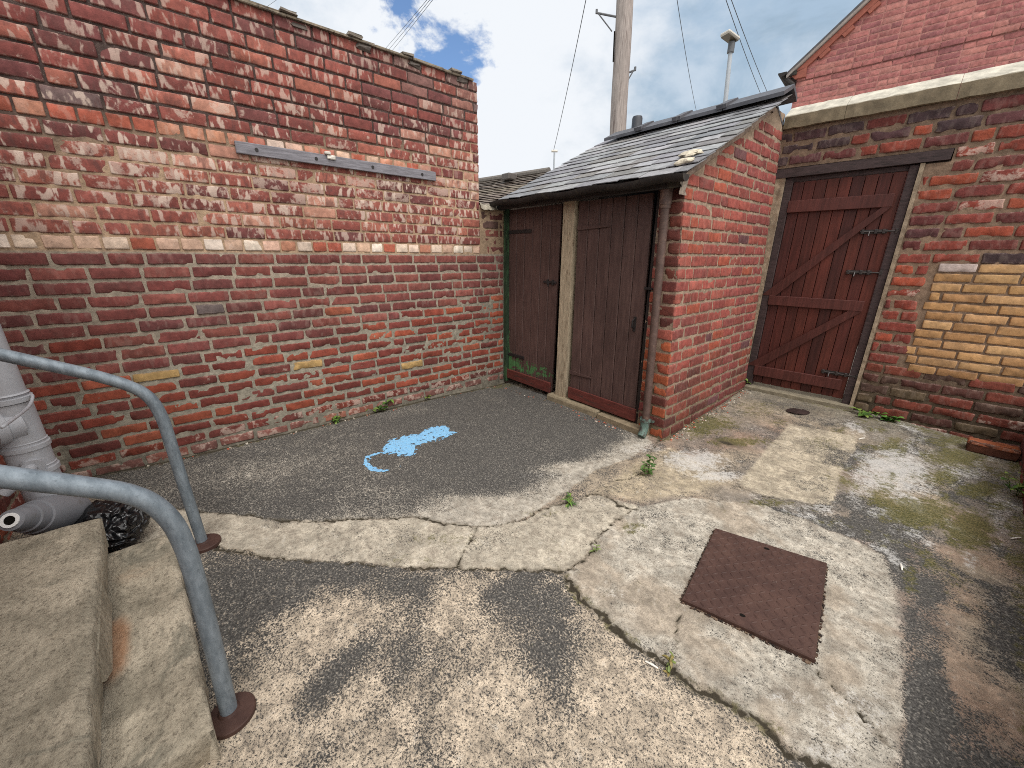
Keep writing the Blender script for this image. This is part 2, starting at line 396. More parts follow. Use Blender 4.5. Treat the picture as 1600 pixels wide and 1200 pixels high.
# ------------------------------------------------------------------ yard ground
ANCH = X3([(-3.42, 2.8, -.035), (-3.42, 1.33, .0), (-3.42, -.1, .01), (-3.42, -.7, .05), (-1.43, 2.81, -.03), (-2.4, 2.81, -.01), (-1.43, 3.7, .03), (-1.40, 4.5, .072), (-.5, 4.58, .07), (.46, 4.67, .025),
           (-.4, 1.7, 0), (-1.2, -.1, 0), (-2.2, -.1, .01), (0, .5, 0), (-1.5, 1.2, 0), (.4, 2.7, 0), (-2.4, 1.2, 0), (-1.2, 2.2, 0), (-.6, 3.0, .0), (.2, 3.4, .0)])
def gz(x, y):
    x = np.asarray(x, float); y = np.asarray(y, float); w = 0; s = 0
    for (a, b, c) in ANCH:
        k = 1/((x-a)**2+(y-b)**2+.12)**1.6; w = w+k; s = s+k*c
    return s/w
def gp(px, py, dz=0.0):
    p = on_z(px, py, 0.0)
    for _ in range(4): p = on_z(px, py, float(gz(p[0], p[1]))+dz)
    return p
def poly(*pts): return X3([gp(*p)[:2] for p in pts])
def seg_dist(x, y, P, closed):
    d = np.full(x.shape, 1e9); n = len(P)
    for i in range(n if closed else n-1):
        a, b = P[i], P[(i+1) % n]; ab = b-a; L = ab@ab+1e-12
        t = np.clip(((x-a[0])*ab[0]+(y-a[1])*ab[1])/L, 0, 1)
        d = np.minimum(d, (x-a[0]-t*ab[0])**2+(y-a[1]-t*ab[1])**2)
    return np.sqrt(d)
def sdf(x, y, P):
    ins = np.zeros(x.shape, bool); n = len(P)
    for i in range(n):
        a, b = P[i], P[(i+1) % n]
        if a[1] == b[1]: continue
        c = ((a[1] > y) != (b[1] > y)) & (x < (b[0]-a[0])*(y-a[1])/(b[1]-a[1])+a[0]); ins ^= c
    d = seg_dist(x, y, P, True); return np.where(ins, -d, d)
crackA = [(200, 776), (255, 792), (297, 797), (350, 803), (405, 806), (440, 812), (475, 815), (520, 813), (560, 810), (635, 808), (660, 810), (690, 817), (720, 820), (745, 822), (790, 818), (815, 812), (838, 800), (865, 789), (893, 784), (925, 771)]
crackA2 = [(925, 771), (950, 776), (968, 790), (992, 797)]
crackA3 = [(925, 771), (960, 752), (985, 748), (1005, 735), (1012, 715), (1022, 696), (1030, 688)]
crackJ = [(745, 822), (735, 845), (722, 865), (715, 887)]
crackS = [(330, 853), (360, 862), (430, 871), (490, 876), (540, 877), (580, 882), (640, 886), (715, 888), (800, 889), (885, 893)]
crackB = [(885, 903), (897, 922), (905, 936), (922, 948), (940, 962), (957, 983), (978, 998), (1002, 1015), (1028, 1032), (1045, 1045), (1085, 1077), (1120, 1090), (1165, 1116), (1210, 1152), (1235, 1176), (1262, 1190), (1290, 1198), (1330, 1215)]
crackC = [(885, 893), (920, 878), (925, 850), (950, 822), (962, 812), (1000, 792)]
crackD = [(1050, 1045), (1058, 1000), (1066, 960)]
crackE = [(1275, 1048), (1320, 1090), (1370, 1140), (1405, 1180)]
crackF = [(1150, 757), (1185, 773), (1240, 783), (1300, 795)]
P_dark = poly((90, 748), (300, 712), (600, 637), (790, 598), (1000, 668), (1020, 690), (985, 715), (930, 735), (880, 770), (838, 800), (790, 818), (745, 822), (690, 817), (635, 808), (520, 813), (440, 812), (350, 803), (255, 792), (160, 765))
P_slab = poly((885, 897), (920, 878), (925, 850), (955, 822), (1000, 790), (1080, 778), (1190, 788), (1260, 812), (1330, 842), (1380, 868), (1402, 920), (1408, 1000), (1414, 1080), (1422, 1130), (1400, 1230), (1290, 1205), (1210, 1152), (1120, 1090), (1028, 1032), (957, 983), (905, 936))
P_strip = poly((160, 780), (255, 794), (350, 804), (440, 813), (520, 814), (635, 809), (690, 818), (745, 823), (815, 813), (865, 790), (925, 772), (1000, 790), (955, 822), (925, 850), (920, 878), (885, 893), (800, 889), (715, 888), (640, 886), (540, 877), (430, 871), (330, 853), (200, 845))
P_patch = poly((1232, 662), (1342, 682), (1325, 722), (1300, 792), (1185, 772), (1152, 755), (1205, 692))
P_low = poly((150, 900), (330, 853), (430, 871), (540, 877), (640, 886), (715, 888), (800, 889), (885, 893), (905, 936), (957, 983), (1028, 1032), (1120, 1090), (1210, 1152), (1290, 1205), (1300, 1500), (200, 1500))
GX0, GX1, GY0, GY1, GS = -3.50, .72, -.90, 5.06, .0105
gxs = np.arange(GX0, GX1, GS); gys = np.arange(GY0, GY1, GS)
GXm, GYm = np.meshgrid(gxs, gys, indexing='ij'); gx, gy = GXm.ravel(), GYm.ravel()
gzv = gz(gx, gy)
n3 = fbm(gx*3.0, gy*3.0, 1.5, 5)-.5; n10 = fbm(gx*11, gy*11, 4.5, 4)-.5; n30 = fbm(gx*34, gy*34, 9.5, 3)-.5; n1 = fbm(gx*1.2, gy*1.2, 6.5, 3)-.5
dx, dy = n10*.05+n30*.02, (fbm(gx*11+31, gy*11, 2.5, 4)-.5)*.05+(fbm(gx*34+31, gy*34, 2.5, 3)-.5)*.02
wx, wy = gx+dx*1.1+n3*.05, gy+dy*1.1+n3*.03
sD, sS, sT, sP, sL = (sdf(wx, wy, p) for p in (P_dark, P_slab, P_strip, P_patch, P_low))
def blob(px, py, rx, ry, ang=0.0, soft=1.0):   # a stain round a point of the ground, radii in metres
    p = gp(px, py); a = math.radians(ang); X, Y = gx-p[0], gy-p[1]
    d = np.hypot((X*math.cos(a)+Y*math.sin(a))/rx, (-X*math.sin(a)+Y*math.cos(a))/ry)+n10*.9+n3*.6
    return sstep(1+.45*soft, 1-.45*soft, d)
def blobp(px, py, rx, ry, soft=1.4):      # a stain whose half-sizes are measured off the photograph and laid on the floor
    p, q, r = gp(px, py)[:2], gp(px+rx, py)[:2], gp(px, py+ry)[:2]; r2_ = gp(px, py-ry)[:2]; ex, ey = q-p, (r-r2_)/2; dt = ex[0]*ey[1]-ex[1]*ey[0]
    X, Y = gx-p[0], gy-p[1]; d = np.hypot((X*ey[1]-Y*ey[0])/dt, (-X*ex[1]+Y*ex[0])/dt)+n10*.9+n3*.7+n30*.3
    return sstep(1+.45*soft, 1-.45*soft, d)
def blend(a, b, t): return a*(1-t[:, None])+b*t[:, None]
col = np.tile(lin(172, 158, 138), (gx.size, 1)); wear = np.full(gx.size, .60)+n3*1.0+n10*.8
# right-hand side: brown, grey and dark worn parts
br = sstep(-.05, .15, n1+.25*sstep(2.2, 1.2, gy)*(gx > -.1)-.02); col = blend(col, lin(152, 128, 112), br)
t = sstep(-.1, .16, fbm(gx*2.1+4, gy*2.1, 3.5, 4)-.5); col = blend(col, lin(132, 128, 124), t*.7)
for (px, py, rx, ry, an, w) in ((1370, 820, .38, .10, 60, .55), (1440, 880, .20, .32, 10, .5), (1440, 1010, .06, .5, 0, .35), (1500, 1190, .20, .25, 0, .45), (1350, 790, .2, .12, 30, .4), (1570, 960, .08, .35, 0, .4), (1235, 808, .16, .05, 10, .55), (1330, 715, .05, .26, 0, .25), (1450, 1130, .05, .3, 0, .5), (1550, 1010, .1, .2, 0, .3)):
    wear = wear-w*blob(px, py, rx, ry, an)
for (px, py, rx, ry, an, w) in ((1480, 930, .13, .2, 0, .3), (1520, 1080, .14, .2, 0, .35), (1500, 870, .18, .1, 20, .3)):
    k = blob(px, py, rx, ry, an); wear = wear+w*k; col = blend(col, lin(172, 146, 126), k*.6)
# along the gate wall: grey-green towards its foot
gd = sstep(.75, .0, 4.6-gy)*sstep(-1.5, -1.2, gx); col = blend(col, lin(122, 118, 104), gd*.8); wear = np.where(gd > 0, wear*(1-gd*.4)+.62*gd*.4, wear)
# small patches beside the shed
k = sstep(.02, -.08, sdf(wx, wy, poly((1010, 700), (1050, 697), (1110, 725), (1150, 755), (1080, 780), (1000, 790), (925, 771)))); col = blend(col, lin(186, 172, 146), k*.8); wear = wear*(1-k)+k*(.74+n3*1.1+n10*.8)
# lower left: salt and pepper
kL = sstep(.006, -.006, sL); wl_ = .27+n3*.75+n1*.5+n10*.4
for (px, py, rx, ry, an, w) in ((425, 1060, .13, .28, 20, .34), (540, 960, .30, .12, 45, .28), (585, 1080, .10, .25, 25, .3), (700, 950, .10, .16, 0, .3), (760, 1060, .16, .22, 30, .3), (930, 1000, .12, .2, 60, .26), (920, 1120, .22, .12, 20, .3), (400, 1170, .16, .14, 0, .5), (800, 1170, .2, .14, 0, .34), (1050, 1150, .22, .12, 0, .42), (600, 1190, .14, .2, 0, .3), (1150, 1180, .14, .1, 0, .4),
                            (430, 910, .30, .13, 70, -.30), (640, 1000, .06, .28, 40, -.28), (850, 960, .16, .16, 40, -.26), (500, 1080, .05, .2, 20, -.2), (700, 1120, .09, .2, 30, -.25), (850, 1070, .10, .2, 30, -.18), (350, 990, .06, .3, 10, -.3), (500, 1180, .05, .12, 0, -.25), (650, 910, .22, .05, 80, -.18), (800, 915, .22, .05, 80, -.2), (560, 905, .1, .1, 0, -.2)):
    wl_ = wl_+w*blob(px, py, rx, ry, an, 1.6)
col = blend(col, lin(208, 192, 170), kL); wear = wear*(1-kL)+kL*np.clip(wl_, .12, .60)
# strip
kT = sstep(.006, -.006, sT); col = blend(col, lin(190, 181, 164), kT); wear = wear*(1-kT)+kT*(.76+n3*.7+n10*.6)
# manhole slab
kS = sstep(np.where(gx > -.35, .024, .006), np.where(gx > -.35, -.024, -.006), sS); base = blend(np.tile(lin(194, 187, 173), (gx.size, 1)), lin(190, 185, 178), sstep(1.2, .7, gy+n3*.4)); base = blend(base, lin(150, 128, 104), sstep(.02, .2, n3+n10*.5)*.45)
col = blend(col, base, kS); wear = wear*(1-kS)+kS*(.72+n3*.7+n10*.8)
# beige patch
kP = sstep(.014, -.014, sP); col = blend(col, lin(188, 177, 156), kP); wear = wear*(1-kP)+kP*(.80+n10*.6)
# dark upper part
kD = sstep(.006, -.006, sD); softe = sstep(.0, -.34, sdf(gx+n3*.25, gy+n3*.25, poly((90, 700), (300, 660), (600, 590), (790, 560), (1040, 650), (1024, 695), (985, 714), (930, 742), (790, 800), (720, 819), (600, 840), (440, 840), (300, 830), (90, 800))))
wd = .11+.64*(1-softe)*sstep(-2.45, -1.5, gx)+n3*.35+n10*.30+.12*sstep(1.6, .6, gy)
for (px, py, rx, ry, an, w) in ((780, 790, .34, .07, 40, .45), (900, 730, .30, .07, 55, .4), (640, 640, .35, .12, 70, .12), (430, 730, .4, .15, 80, .14)):
    wd = wd+w*blob(px, py, rx, ry, an, 1.6)
col = blend(col, lin(184, 177, 164), kD); wear = wear*(1-kD)+kD*np.clip(wd, .06, .8)
# moss, whitening
moss = np.zeros(gx.size); white = np.zeros(gx.size)
for (px, py, rx, ry, w) in ((1105, 662, 50, 14, .8), (1085, 672, 22, 14, .7), (1155, 690, 45, 8, .85), (1440, 800, 60, 24, 1.0), (1405, 785, 28, 9, .8), (1520, 825, 42, 30, 1.0), (1500, 712, 62, 17, .85), (1470, 745, 32, 15, .8), (1530, 765, 42, 13, .8), (1560, 792, 24, 10, .6), (1410, 655, 60, 9, .55), (1215, 660, 20, 6, .5), (1290, 690, 30, 10, .4), (1200, 785, 50, 6, .6), (1180, 640, 40, 15, .45), (985, 825, 22, 12, .55), (1005, 735, 18, 10, .5), (1422, 900, 10, 34, .55), (760, 600, 45, 8, .6), (1480, 690, 45, 10, .7), (850, 800, 40, 6, .35), (690, 842, 60, 10, .35), (640, 875, 60, 8, .35)):
    moss = np.maximum(moss, w*blobp(px, py, rx, ry))
mot = fbm(gx*7+3, gy*4.5+(gx*2), 8.5, 5)-.5; mo2 = fbm(gx*6+13, gy*4+9, 2.5, 5)-.5; rgt = sstep(-.75, -.35, gx)*sstep(2.0, 2.5, gy)*(1-kS)
white = np.maximum(white, rgt*np.clip(.22+2.6*mot, 0, .75)*(1-.6*kP)); moss = np.maximum(moss, rgt*np.clip(.16+2.6*mo2, 0, .85)*(1-.55*kP)); wear = wear-rgt*np.clip(2.2*(fbm(gx*5+23, gy*3.4+2, 4.5, 5)-.52), 0, .5)
joint = np.maximum.reduce([sstep(.10, .0, gx+3.41)*.55, sstep(.12, .0, np.abs(gy-4.55))*.6*(gx > -1.45), sstep(.10, 0, np.abs(gx+1.40))*(gy > 2.8)*.55, sstep(.10, 0, np.abs(gx-.46))*.6])
moss = np.maximum(moss, joint*(.4+1.4*np.clip(n3+n10+.3, 0, 1)))
moss = moss+.28*sstep(.10, .25, n3)*(kT+kS*.5)
for (px, py, rx, ry, w) in ((1090, 720, 52, 18, .85), (1120, 745, 42, 10, .8), (1395, 738, 70, 40, .95), (1340, 765, 22, 32, .55), (1400, 700, 45, 12, .55), (1500, 740, 45, 10, .6), (1560, 805, 22, 45, .55), (1525, 690, 42, 8, .5), (1430, 812, 50, 6, .5), (1380, 800, 32, 10, .6), (1330, 1110, 80, 55, .45), (1235, 1090, 45, 22, .48), (1000, 700, 42, 10, .5), (970, 930, 45, 10, .42), (860, 745, 60, 10, .3), (1290, 1180, 60, 20, .5)):
    white = np.maximum(white, w*blobp(px, py, rx, ry))
moss = np.maximum(moss, .5*sstep(.03, -.0, seg_dist(gx, gy, poly(*crackB), False)-.01-n10*.05)*sstep(0, .2, n3+.1))
# cracks
def cd(P, w0, var=1.0): 
    d = seg_dist(gx+dx*.6+n30*.05, gy+dy*.6+(fbm(gx*34+7, gy*34, 5.5, 3)-.5)*.05, poly(*P), False); return d/(w0*np.clip(1+var*2.2*n3, .35, 2))
crk = np.minimum.reduce([cd(crackA, .0055), cd(crackB, .0075), cd(crackJ, .005), cd(crackA2, .006), cd(crackA3, .004), cd(crackC, .0035), cd(crackS, .0045, 2), cd(crackD, .0025), cd(crackE, .0025), cd(crackF, .003, 2)])
crk = np.minimum(crk, np.minimum(np.abs(gx+3.405+n10*.02), np.abs(gx+1.405+n10*.02)+(gy < 2.78)*9)/.016)
crk = np.minimum(crk, np.hypot((gx-gp(1135, 692)[0])/.055, (gy-gp(1135, 692)[1])/.028)*1.0+n10*.8)
dB = seg_dist(gx+dx*.6+n30*.05, gy+dy*.6+(fbm(gx*34+7, gy*34, 5.5, 3)-.5)*.05, poly(*crackB), False)
lift = np.where(sS < 0, .012*sstep(0, .05, -sS)*0+.012, 0)*sstep(.9, 1.5, 2.5-gy)          # the slab stands a little proud of the part below it
lift = lift+np.where((sT < 0), .003, 0)
zz = gzv+lift*.0+n3*.008+n10*.0035-.010*sstep(1.2, .3, crk)
zz = zz+np.where(kS > .5, .011*sstep(.30, .0, dB), 0)
# dip under the manhole cover
GV = np.stack([gx, gy, zz], -1)
W_, K_ = GXm.shape; idx = np.arange(gx.size).reshape(W_, K_)
q = np.stack([idx[:-1, :-1], idx[1:, :-1], idx[1:, 1:], idx[:-1, 1:]], -1).reshape(-1, 4)
me = bpy.data.meshes.new('ground'); me.vertices.add(gx.size); me.vertices.foreach_set('co', GV.astype(np.float32).ravel())
me.loops.add(q.size); me.loops.foreach_set('vertex_index', q.ravel().astype(np.int32))
me.polygons.add(len(q)); me.polygons.foreach_set('loop_start', np.arange(0, q.size, 4, dtype=np.int32)); me.polygons.foreach_set('loop_total', np.full(len(q), 4, np.int32))
me.polygons.foreach_set('use_smooth', [True]*len(q)); me.update(calc_edges=True)
def setattr4(me, nm, r, g, b, a):
    at = me.attributes.new(nm, 'FLOAT_COLOR', 'POINT'); at.data.foreach_set('color', np.stack([r, g, b, a], -1).astype(np.float32).ravel())
setattr4(me, 'col', col[:, 0], col[:, 1], col[:, 2], wear)
setattr4(me, 'bk', moss, white, np.clip(crk/4, 0, 1), kD+.6*kL)
m, nt, b = new_mat('worn_concrete'); g = N(nt); P = g.obj(); A = g.attr('col'); B = g.attr('bk'); mo, wh, ck = g.sep(B.outputs['Color'])[:3]
f1 = g.noise(P, 125, 3, .6); f2 = g.noise(P, 300, 2, .6); f3 = g.noise(P, 12, 7, .65); f4 = g.noise(P, 34, 6, .7, .5)
vor = g.n('ShaderNodeTexVoronoi'); vor.inputs['Scale'].default_value = 170; nt.links.new(P, vor.inputs['Vector'])
vr = g.sep(vor.outputs['Color'])[0]
gr = g.math('ADD', g.math('ADD', g.math('MULTIPLY', g.math('SUBTRACT', f1, .5), 1.4), g.math('MULTIPLY', g.math('SUBTRACT', f2, .5), 1.25)), g.math('MULTIPLY', g.math('SUBTRACT', f4, .5), .6))
gr = g.math('ADD', gr, g.math('MULTIPLY', g.math('SUBTRACT', vr, .5), .22))
fac = g.step(g.math('ADD', A.outputs['Alpha'], gr), .28, .66)
light = g.mix(1.0, A.outputs['Color'], val(g, g.step(f4, .25, .8, .68, 1.22)), 'MULTIPLY'); light = g.mix(1.0, light, val(g, g.step(f3, .3, .7, .85, 1.12)), 'MULTIPLY')
light = g.mix(g.math('MULTIPLY', g.step(f2, .57, .70), .40), light, (.12, .10, .085))
f5 = g.noise(P, 19, 9, .78, .6); light = g.mix(g.math('MULTIPLY', g.step(f5, .46, .66), .50), light, g.mix(f1, (.17, .142, .112), (.30, .255, .205)))
light = g.mix(g.math('MULTIPLY', g.step(f5, .44, .30), .45), light, (.60, .56, .49))
d6 = g.noise(P, 6, 9, .7, .5); light = g.mix(1.0, light, val(g, g.step(d6, .3, .68, .74, 1.14)), 'MULTIPLY')
dark = g.mix(g.step(f1, .35, .65), (.048, .046, .043), (.110, .104, .096)); f5 = g.noise(P, 19, 9, .78, .6); light = g.mix(g.math('MULTIPLY', g.step(f5, .46, .66), .50), light, g.mix(f1, (.17, .142, .112), (.30, .255, .205)))
light = g.mix(g.math('MULTIPLY', g.step(f5, .44, .30), .45), light, (.60, .56, .49))
dark = g.mix(g.math('MULTIPLY', g.step(vr, .80, .97), .55), dark, (.30, .28, .245))
c = g.mix(fac, dark, light)
c = g.mix(g.math('MULTIPLY', g.step(g.math('ADD', wh, g.math('ADD', g.math('MULTIPLY', g.math('SUBTRACT', f4, .5), 1.6), g.math('MULTIPLY', g.math('SUBTRACT', f1, .5), 1.0))), .36, .90), .74), c, (.56, .55, .525))
mf = g.step(g.math('ADD', mo, g.math('MULTIPLY', g.math('SUBTRACT', g.noise(P, 30, 9, .78, .5), .5), 3.0)), .26, .82)
c = g.mix(g.math('MULTIPLY', mf, .84), c, g.mix(g.step(f1, .4, .6), (.060, .062, .018), (.155, .135, .045)))
c = g.mix(g.step(ck, .30, .17), c, (.018, .015, .012)); c = g.mix(g.math('MULTIPLY', g.step(ck, .75, .25), .45), c, (.09, .075, .05))
g.out(b, c); b.inputs['Roughness'].default_value = .93; b.inputs['Specular IOR Level'].default_value = .2
g.bump(b, g.math('ADD', g.math('ADD', f1, g.math('MULTIPLY', f2, .7)), g.math('MULTIPLY', f4, 1.2)), .75, .006)
M['concrete'] = m; me.materials.append(m)
gr_o = bpy.data.objects.new('ground', me); C.objects.link(gr_o); tag(gr_o, 'cracked and patched old concrete floor of the yard', kind='structure')
def zat(x, y):     # height of the built floor
    i = min(max(int(round((x-GX0)/GS)), 0), W_-1); j = min(max(int(round((y-GY0)/GS)), 0), K_-1); return float(zz[i*K_+j])
def gpz(px, py):
    p = on_z(px, py, 0.0)
    for _ in range(4): p = on_z(px, py, zat(p[0], p[1]))
    return p
# land beyond the yard
M['outer'] = plain('pale_street_concrete', (.42, .40, .36), .2, 3, .3, .95, .2)
o_ = MB(); o_.box((-400, -400, -.9), (400, 400, -.30), 0); tag(o_.build('terrain', M['outer']), 'flat ground outside the yard', kind='structure')
o_ = MB(); o_.box((-3.6, 5.062, -.2), (6, 8.4, .04), 0); tag(o_.build('alley', M['outer']), 'pale concrete lane behind the gate', kind='structure')
o_ = MB(); o_.box((.722, -7, -.2), (7, 5.0, .02), 0); tag(o_.build('path', M['outer']), 'pale concrete path on the far side of the low side wall', kind='structure')
# ------------------------------------------------------------------ blue paint
blue = MB()
ring = [(1185, 657), (1150, 668), (1143, 690), (1160, 708), (1200, 713), (1240, 712), (1256, 700), (1292, 697), (1306, 688)]
body = [(1192, 662), (1200, 640), (1215, 615), (1240, 610), (1270, 600), (1310, 597), (1330, 580), (1358, 572), (1398, 571), (1412, 580), (1400, 585), (1424, 592), (1395, 606), (1370, 616), (1340, 623), (1312, 635), (1306, 655), (1290, 666), (1245, 668), (1230, 657)]
cv = lambda L: X3([gp(x/2, 380+y/2)[:2] for x, y in L])
pb, pr_ = cv(body), cv(ring); lo, hi = pb.min(0)-.25, pb.max(0)+.08
bs = .004; ax, ay = np.arange(lo[0], hi[0], bs), np.arange(lo[1], hi[1], bs); AX, AY = np.meshgrid(ax, ay, indexing='ij')
nn = fbm(AX*26, AY*26, 3.3, 4)-.5; nf = fbm(AX*70, AY*70, 6.3, 3)-.5
s_ = np.minimum(sdf(AX+nn*.04, AY+nn*.04, pb), seg_dist(AX+nn*.05, AY+nn*.05, pr_, False)-.017)+nf*.02+nn*.025
s_ = np.where(fbm(AX*19, AY*19, 1.3, 3) > .68, .1, s_); s_ = np.where((fbm(AX*48, AY*48, 8.3, 3) > .60) & (s_ > -.020) & (sdf(AX, AY, pb) < .02), .1, s_); s_ = np.where(fbm(AX*80, AY*80, 2.3, 2) > .74, .1, s_)
ids = -np.ones(AX.shape, int); Vb, Fb = [], []
def vid(i, j):
    if ids[i, j] < 0:
        ids[i, j] = len(Vb); x, y = AX[i, j], AY[i, j]; fi, fj = (x-GX0)/GS, (y-GY0)/GS; i0, j0 = int(fi), int(fj); a, e = fi-i0, fj-j0; Z = lambda p, r: zz[(i0+p)*K_+j0+r]
        Vb.append((x, y, (Z(0, 0)*(1-a)+Z(1, 0)*a)*(1-e)+(Z(0, 1)*(1-a)+Z(1, 1)*a)*e+.0025))
    return ids[i, j]
for i in range(AX.shape[0]-1):
    for j in range(AX.shape[1]-1):
        if s_[i, j]+s_[i+1, j]+s_[i, j+1]+s_[i+1, j+1] < 0: Fb.append((vid(i, j), vid(i+1, j), vid(i+1, j+1), vid(i, j+1)))
blue.add(Vb, Fb, 0)
m, nt, b = new_mat('blue_paint'); g = N(nt); P = g.obj(); n_ = g.noise(P, 60, 6, .7); n2_ = g.noise(P, 14, 5, .6)
c = g.mix(g.step(n_, .3, .7), tuple(lin(112, 172, 216)), tuple(lin(142, 192, 226))); c = g.mix(g.math('MULTIPLY', g.step(g.noise(P, 120, 3, .6), .56, .68), .8), c, tuple(lin(104, 112, 118))); c = g.mix(g.math('MULTIPLY', g.step(g.noise(P, 34, 8, .75), .54, .64), .55), c, tuple(lin(118, 134, 148)))
c = g.mix(g.math('MULTIPLY', g.step(n2_, .55, .7), .35), c, tuple(lin(80, 140, 200)))
g.out(b, c); g.bump(b, n_, .6, .005); b.inputs['Roughness'].default_value = .7; M['blue'] = m
tag(blue.build('paint_spill', m, origin=(pb[:, 0].mean(), pb[:, 1].mean(), 0), smooth=True), 'dried sky blue paint spill on the dark concrete', 'paint spill')
# ------------------------------------------------------------------ manhole cover
c0, c1, c2, c3 = [gp(x, y, .012)[:2] for x, y in ((1117, 827), (1292, 882), (1273, 1033), (1065, 938))]
mo_ = (c0+c1+c2+c3)/4; eu = ((c1-c0)+(c2-c3)); eu /= np.linalg.norm(eu); ev = X3([-eu[1], eu[0]]); LU, LV = .49, .605
def mf(P): return np.stack([mo_[0]+P[:, 0]*eu[0]+P[:, 1]*ev[0], mo_[1]+P[:, 0]*eu[1]+P[:, 1]*ev[1], P[:, 2]], -1)
def quad4(u, v, z):   # bilinear over the four corners
    a, e = u[..., None], v[..., None]; p = (c3*(1-a)+c2*a)*(1-e)+(c0*(1-a)+c1*a)*e; return np.concatenate([p, np.broadcast_to(np.asarray(z, float)[..., None], p.shape[:-1]+(1,))], -1)
MZ = .022
man = thing('manhole_cover', 'rusty brown steel chequer plate manhole cover set in the pale concrete slab', 'manhole cover', (mo_[0], mo_[1], 0))
m, nt, b = new_mat('rusty_steel'); g = N(nt); P = g.obj(); n_ = g.noise(P, 12, 8, .7); n2_ = g.noise(P, 140, 4, .7)
c = g.mix(g.step(n_, .3, .7), tuple(lin(62, 43, 38)), tuple(lin(78, 56, 49))); c = g.mix(g.math('MULTIPLY', g.step(n2_, .55, .7), .5), c, tuple(lin(58, 38, 34))); c = g.mix(g.math('MULTIPLY', g.step(g.noise(P, 5, 7, .75), .50, .72), .55), c, tuple(lin(88, 65, 56))); c = g.mix(g.math('MULTIPLY', g.step(g.noise(P, 70, 5, .75), .66, .74), .6), c, tuple(lin(150, 132, 120)))
g.out(b, c); b.inputs['Roughness'].default_value = .62; g.bump(b, g.math('ADD', n2_, n_), .35, .003); M['rust'] = m
pl = MB(); t01 = X3([0., 1, 1, 0]); s01 = X3([0., 0, 1, 1])
top = quad4(.008+.984*t01, .006+.988*s01, np.full(4, MZ)); rim = quad4(t01, s01, np.full(4, MZ-.005)); bot = quad4(t01, s01, np.full(4, -.02))
pl.add(np.concatenate([top, rim, bot]), [(0, 1, 2, 3)]+[(4+i, 4+(i+1) % 4, (i+1) % 4, i) for i in range(4)]+[(8+i, 8+(i+1) % 4, 4+(i+1) % 4, 4+i) for i in range(4)])
for i in range(15):
    for j in range(19):
        u, v = (i+.5+(.5 if j % 2 else 0)*0)/15, (j+.5)/19
        if not .03 < u < .97 or (abs(u-.5) < .06 and (abs(v-.93) < .04 or abs(v-.07) < .05)): continue
        an = math.radians(45 if (i+j) % 2 else -45)
        la, lb = .0155, .0046
        pts = []
        for (a, e, hgt) in ((-la, 0, 0), (-la*.5, lb, 0), (la*.5, lb, 0), (la, 0, 0), (la*.5, -lb, 0), (-la*.5, -lb, 0), (-la*.6, 0, .0028), (la*.6, 0, .0028)):
            pts.append((u+(a*math.cos(an)-e*math.sin(an))/LU, v+(a*math.sin(an)+e*math.cos(an))/LV, MZ+.0004+hgt))
        pts = X3(pts); pl.add(quad4(pts[:, 0], pts[:, 1], pts[:, 2]), [(0, 1, 6), (1, 2, 7, 6), (2, 3, 7), (3, 4, 7), (4, 5, 6, 7), (5, 0, 6)])
pl.build('cover_plate', M['rust'], man)
M['void'] = plain('dark_hole', (.008, .007, .006), .2, 10, 0, .9, .1)
for (u, v) in ((.5, .93), (.47, .09)):
    h_ = MB(); w = np.linspace(0, 2*math.pi, 13)[:-1]; p = quad4(u+np.cos(w)*.013/LU, v+np.sin(w)*.008/LV, np.full(12, MZ+.0012)); h_.add(p, [tuple(range(12))]); h_.build('lifting_hole', M['void'], man)
# crumbled edge round the cover
ed = MB()
for k in range(420):
    sd = RS.randint(4); t = RS.rand(); u, v = ((t, -.006), (1.007, t), (t, 1.004), (-.006, t))[sd]
    if sd == 2 and RS.rand() < .6: continue
    u += RS.normal(0, .006); v += RS.normal(0, .006); p = quad4(np.array([u]), np.array([v]), np.array([0.]))[0]; s = RS.uniform(.002, .0048); z = zat(p[0], p[1])
    ed.box((p[0]-s, p[1]-s, z-.002), (p[0]+s, p[1]+s, z+s), 0, pick([lin(84, 66, 56), lin(60, 46, 40), lin(110, 92, 76), lin(44, 36, 32)]), jit=s*.4)
M['grit'] = attr_material('grit', 60, (.7, 1.2), None, .3)
tag(ed.build('grit', M['grit']), 'crumbled grit along the edges of the rusty manhole cover', 'grit', kind='stuff')
# ------------------------------------------------------------------ outhouse with slate roof
SX, SY, SB = -1.43, 2.813, 4.50            # right side, front, back
shed = thing('outhouse', 'low brick outhouse with two brown plank doors under a slate lean roof', 'outhouse', (-2.4, 3.6, 0))
def lean(P):                                # the right-hand pier leans inwards
    P = np.array(P, float); w = np.clip((P[..., 0]+1.75)/.3, 0, 1)
    P[..., 0] += w*(.040-.047*P[..., 2]); return P
class LeanMB(MB):
    def add(s, v, f, m=0, c=(.5, .5, .5, 0), b=(0, 0, 0, 0)): MB.add(s, lean(np.asarray(v, float).reshape(-1, 3)), f, m, c, b)
rooft = lambda y: 1.93+(y-2.70)*(2.68-1.93)/(4.25-2.70)
sw = LeanMB(); frS = (X3([SX, SY, 0]), X3([0, 1.0, 0]), UP, X3([1.0, 0, 0])); frP = (X3([SX, SY, 0]), X3([-1.0, 0, 0]), UP, X3([0, -1.0, 0]))
shedp = [lin(146, 76, 67), lin(136, 70, 63), lin(152, 83, 72), lin(126, 67, 62), lin(154, 78, 60)]
shedl = [lin(120, 64, 54), lin(108, 60, 52), lin(132, 70, 56), lin(98, 56, 50)]
SCO = .0895
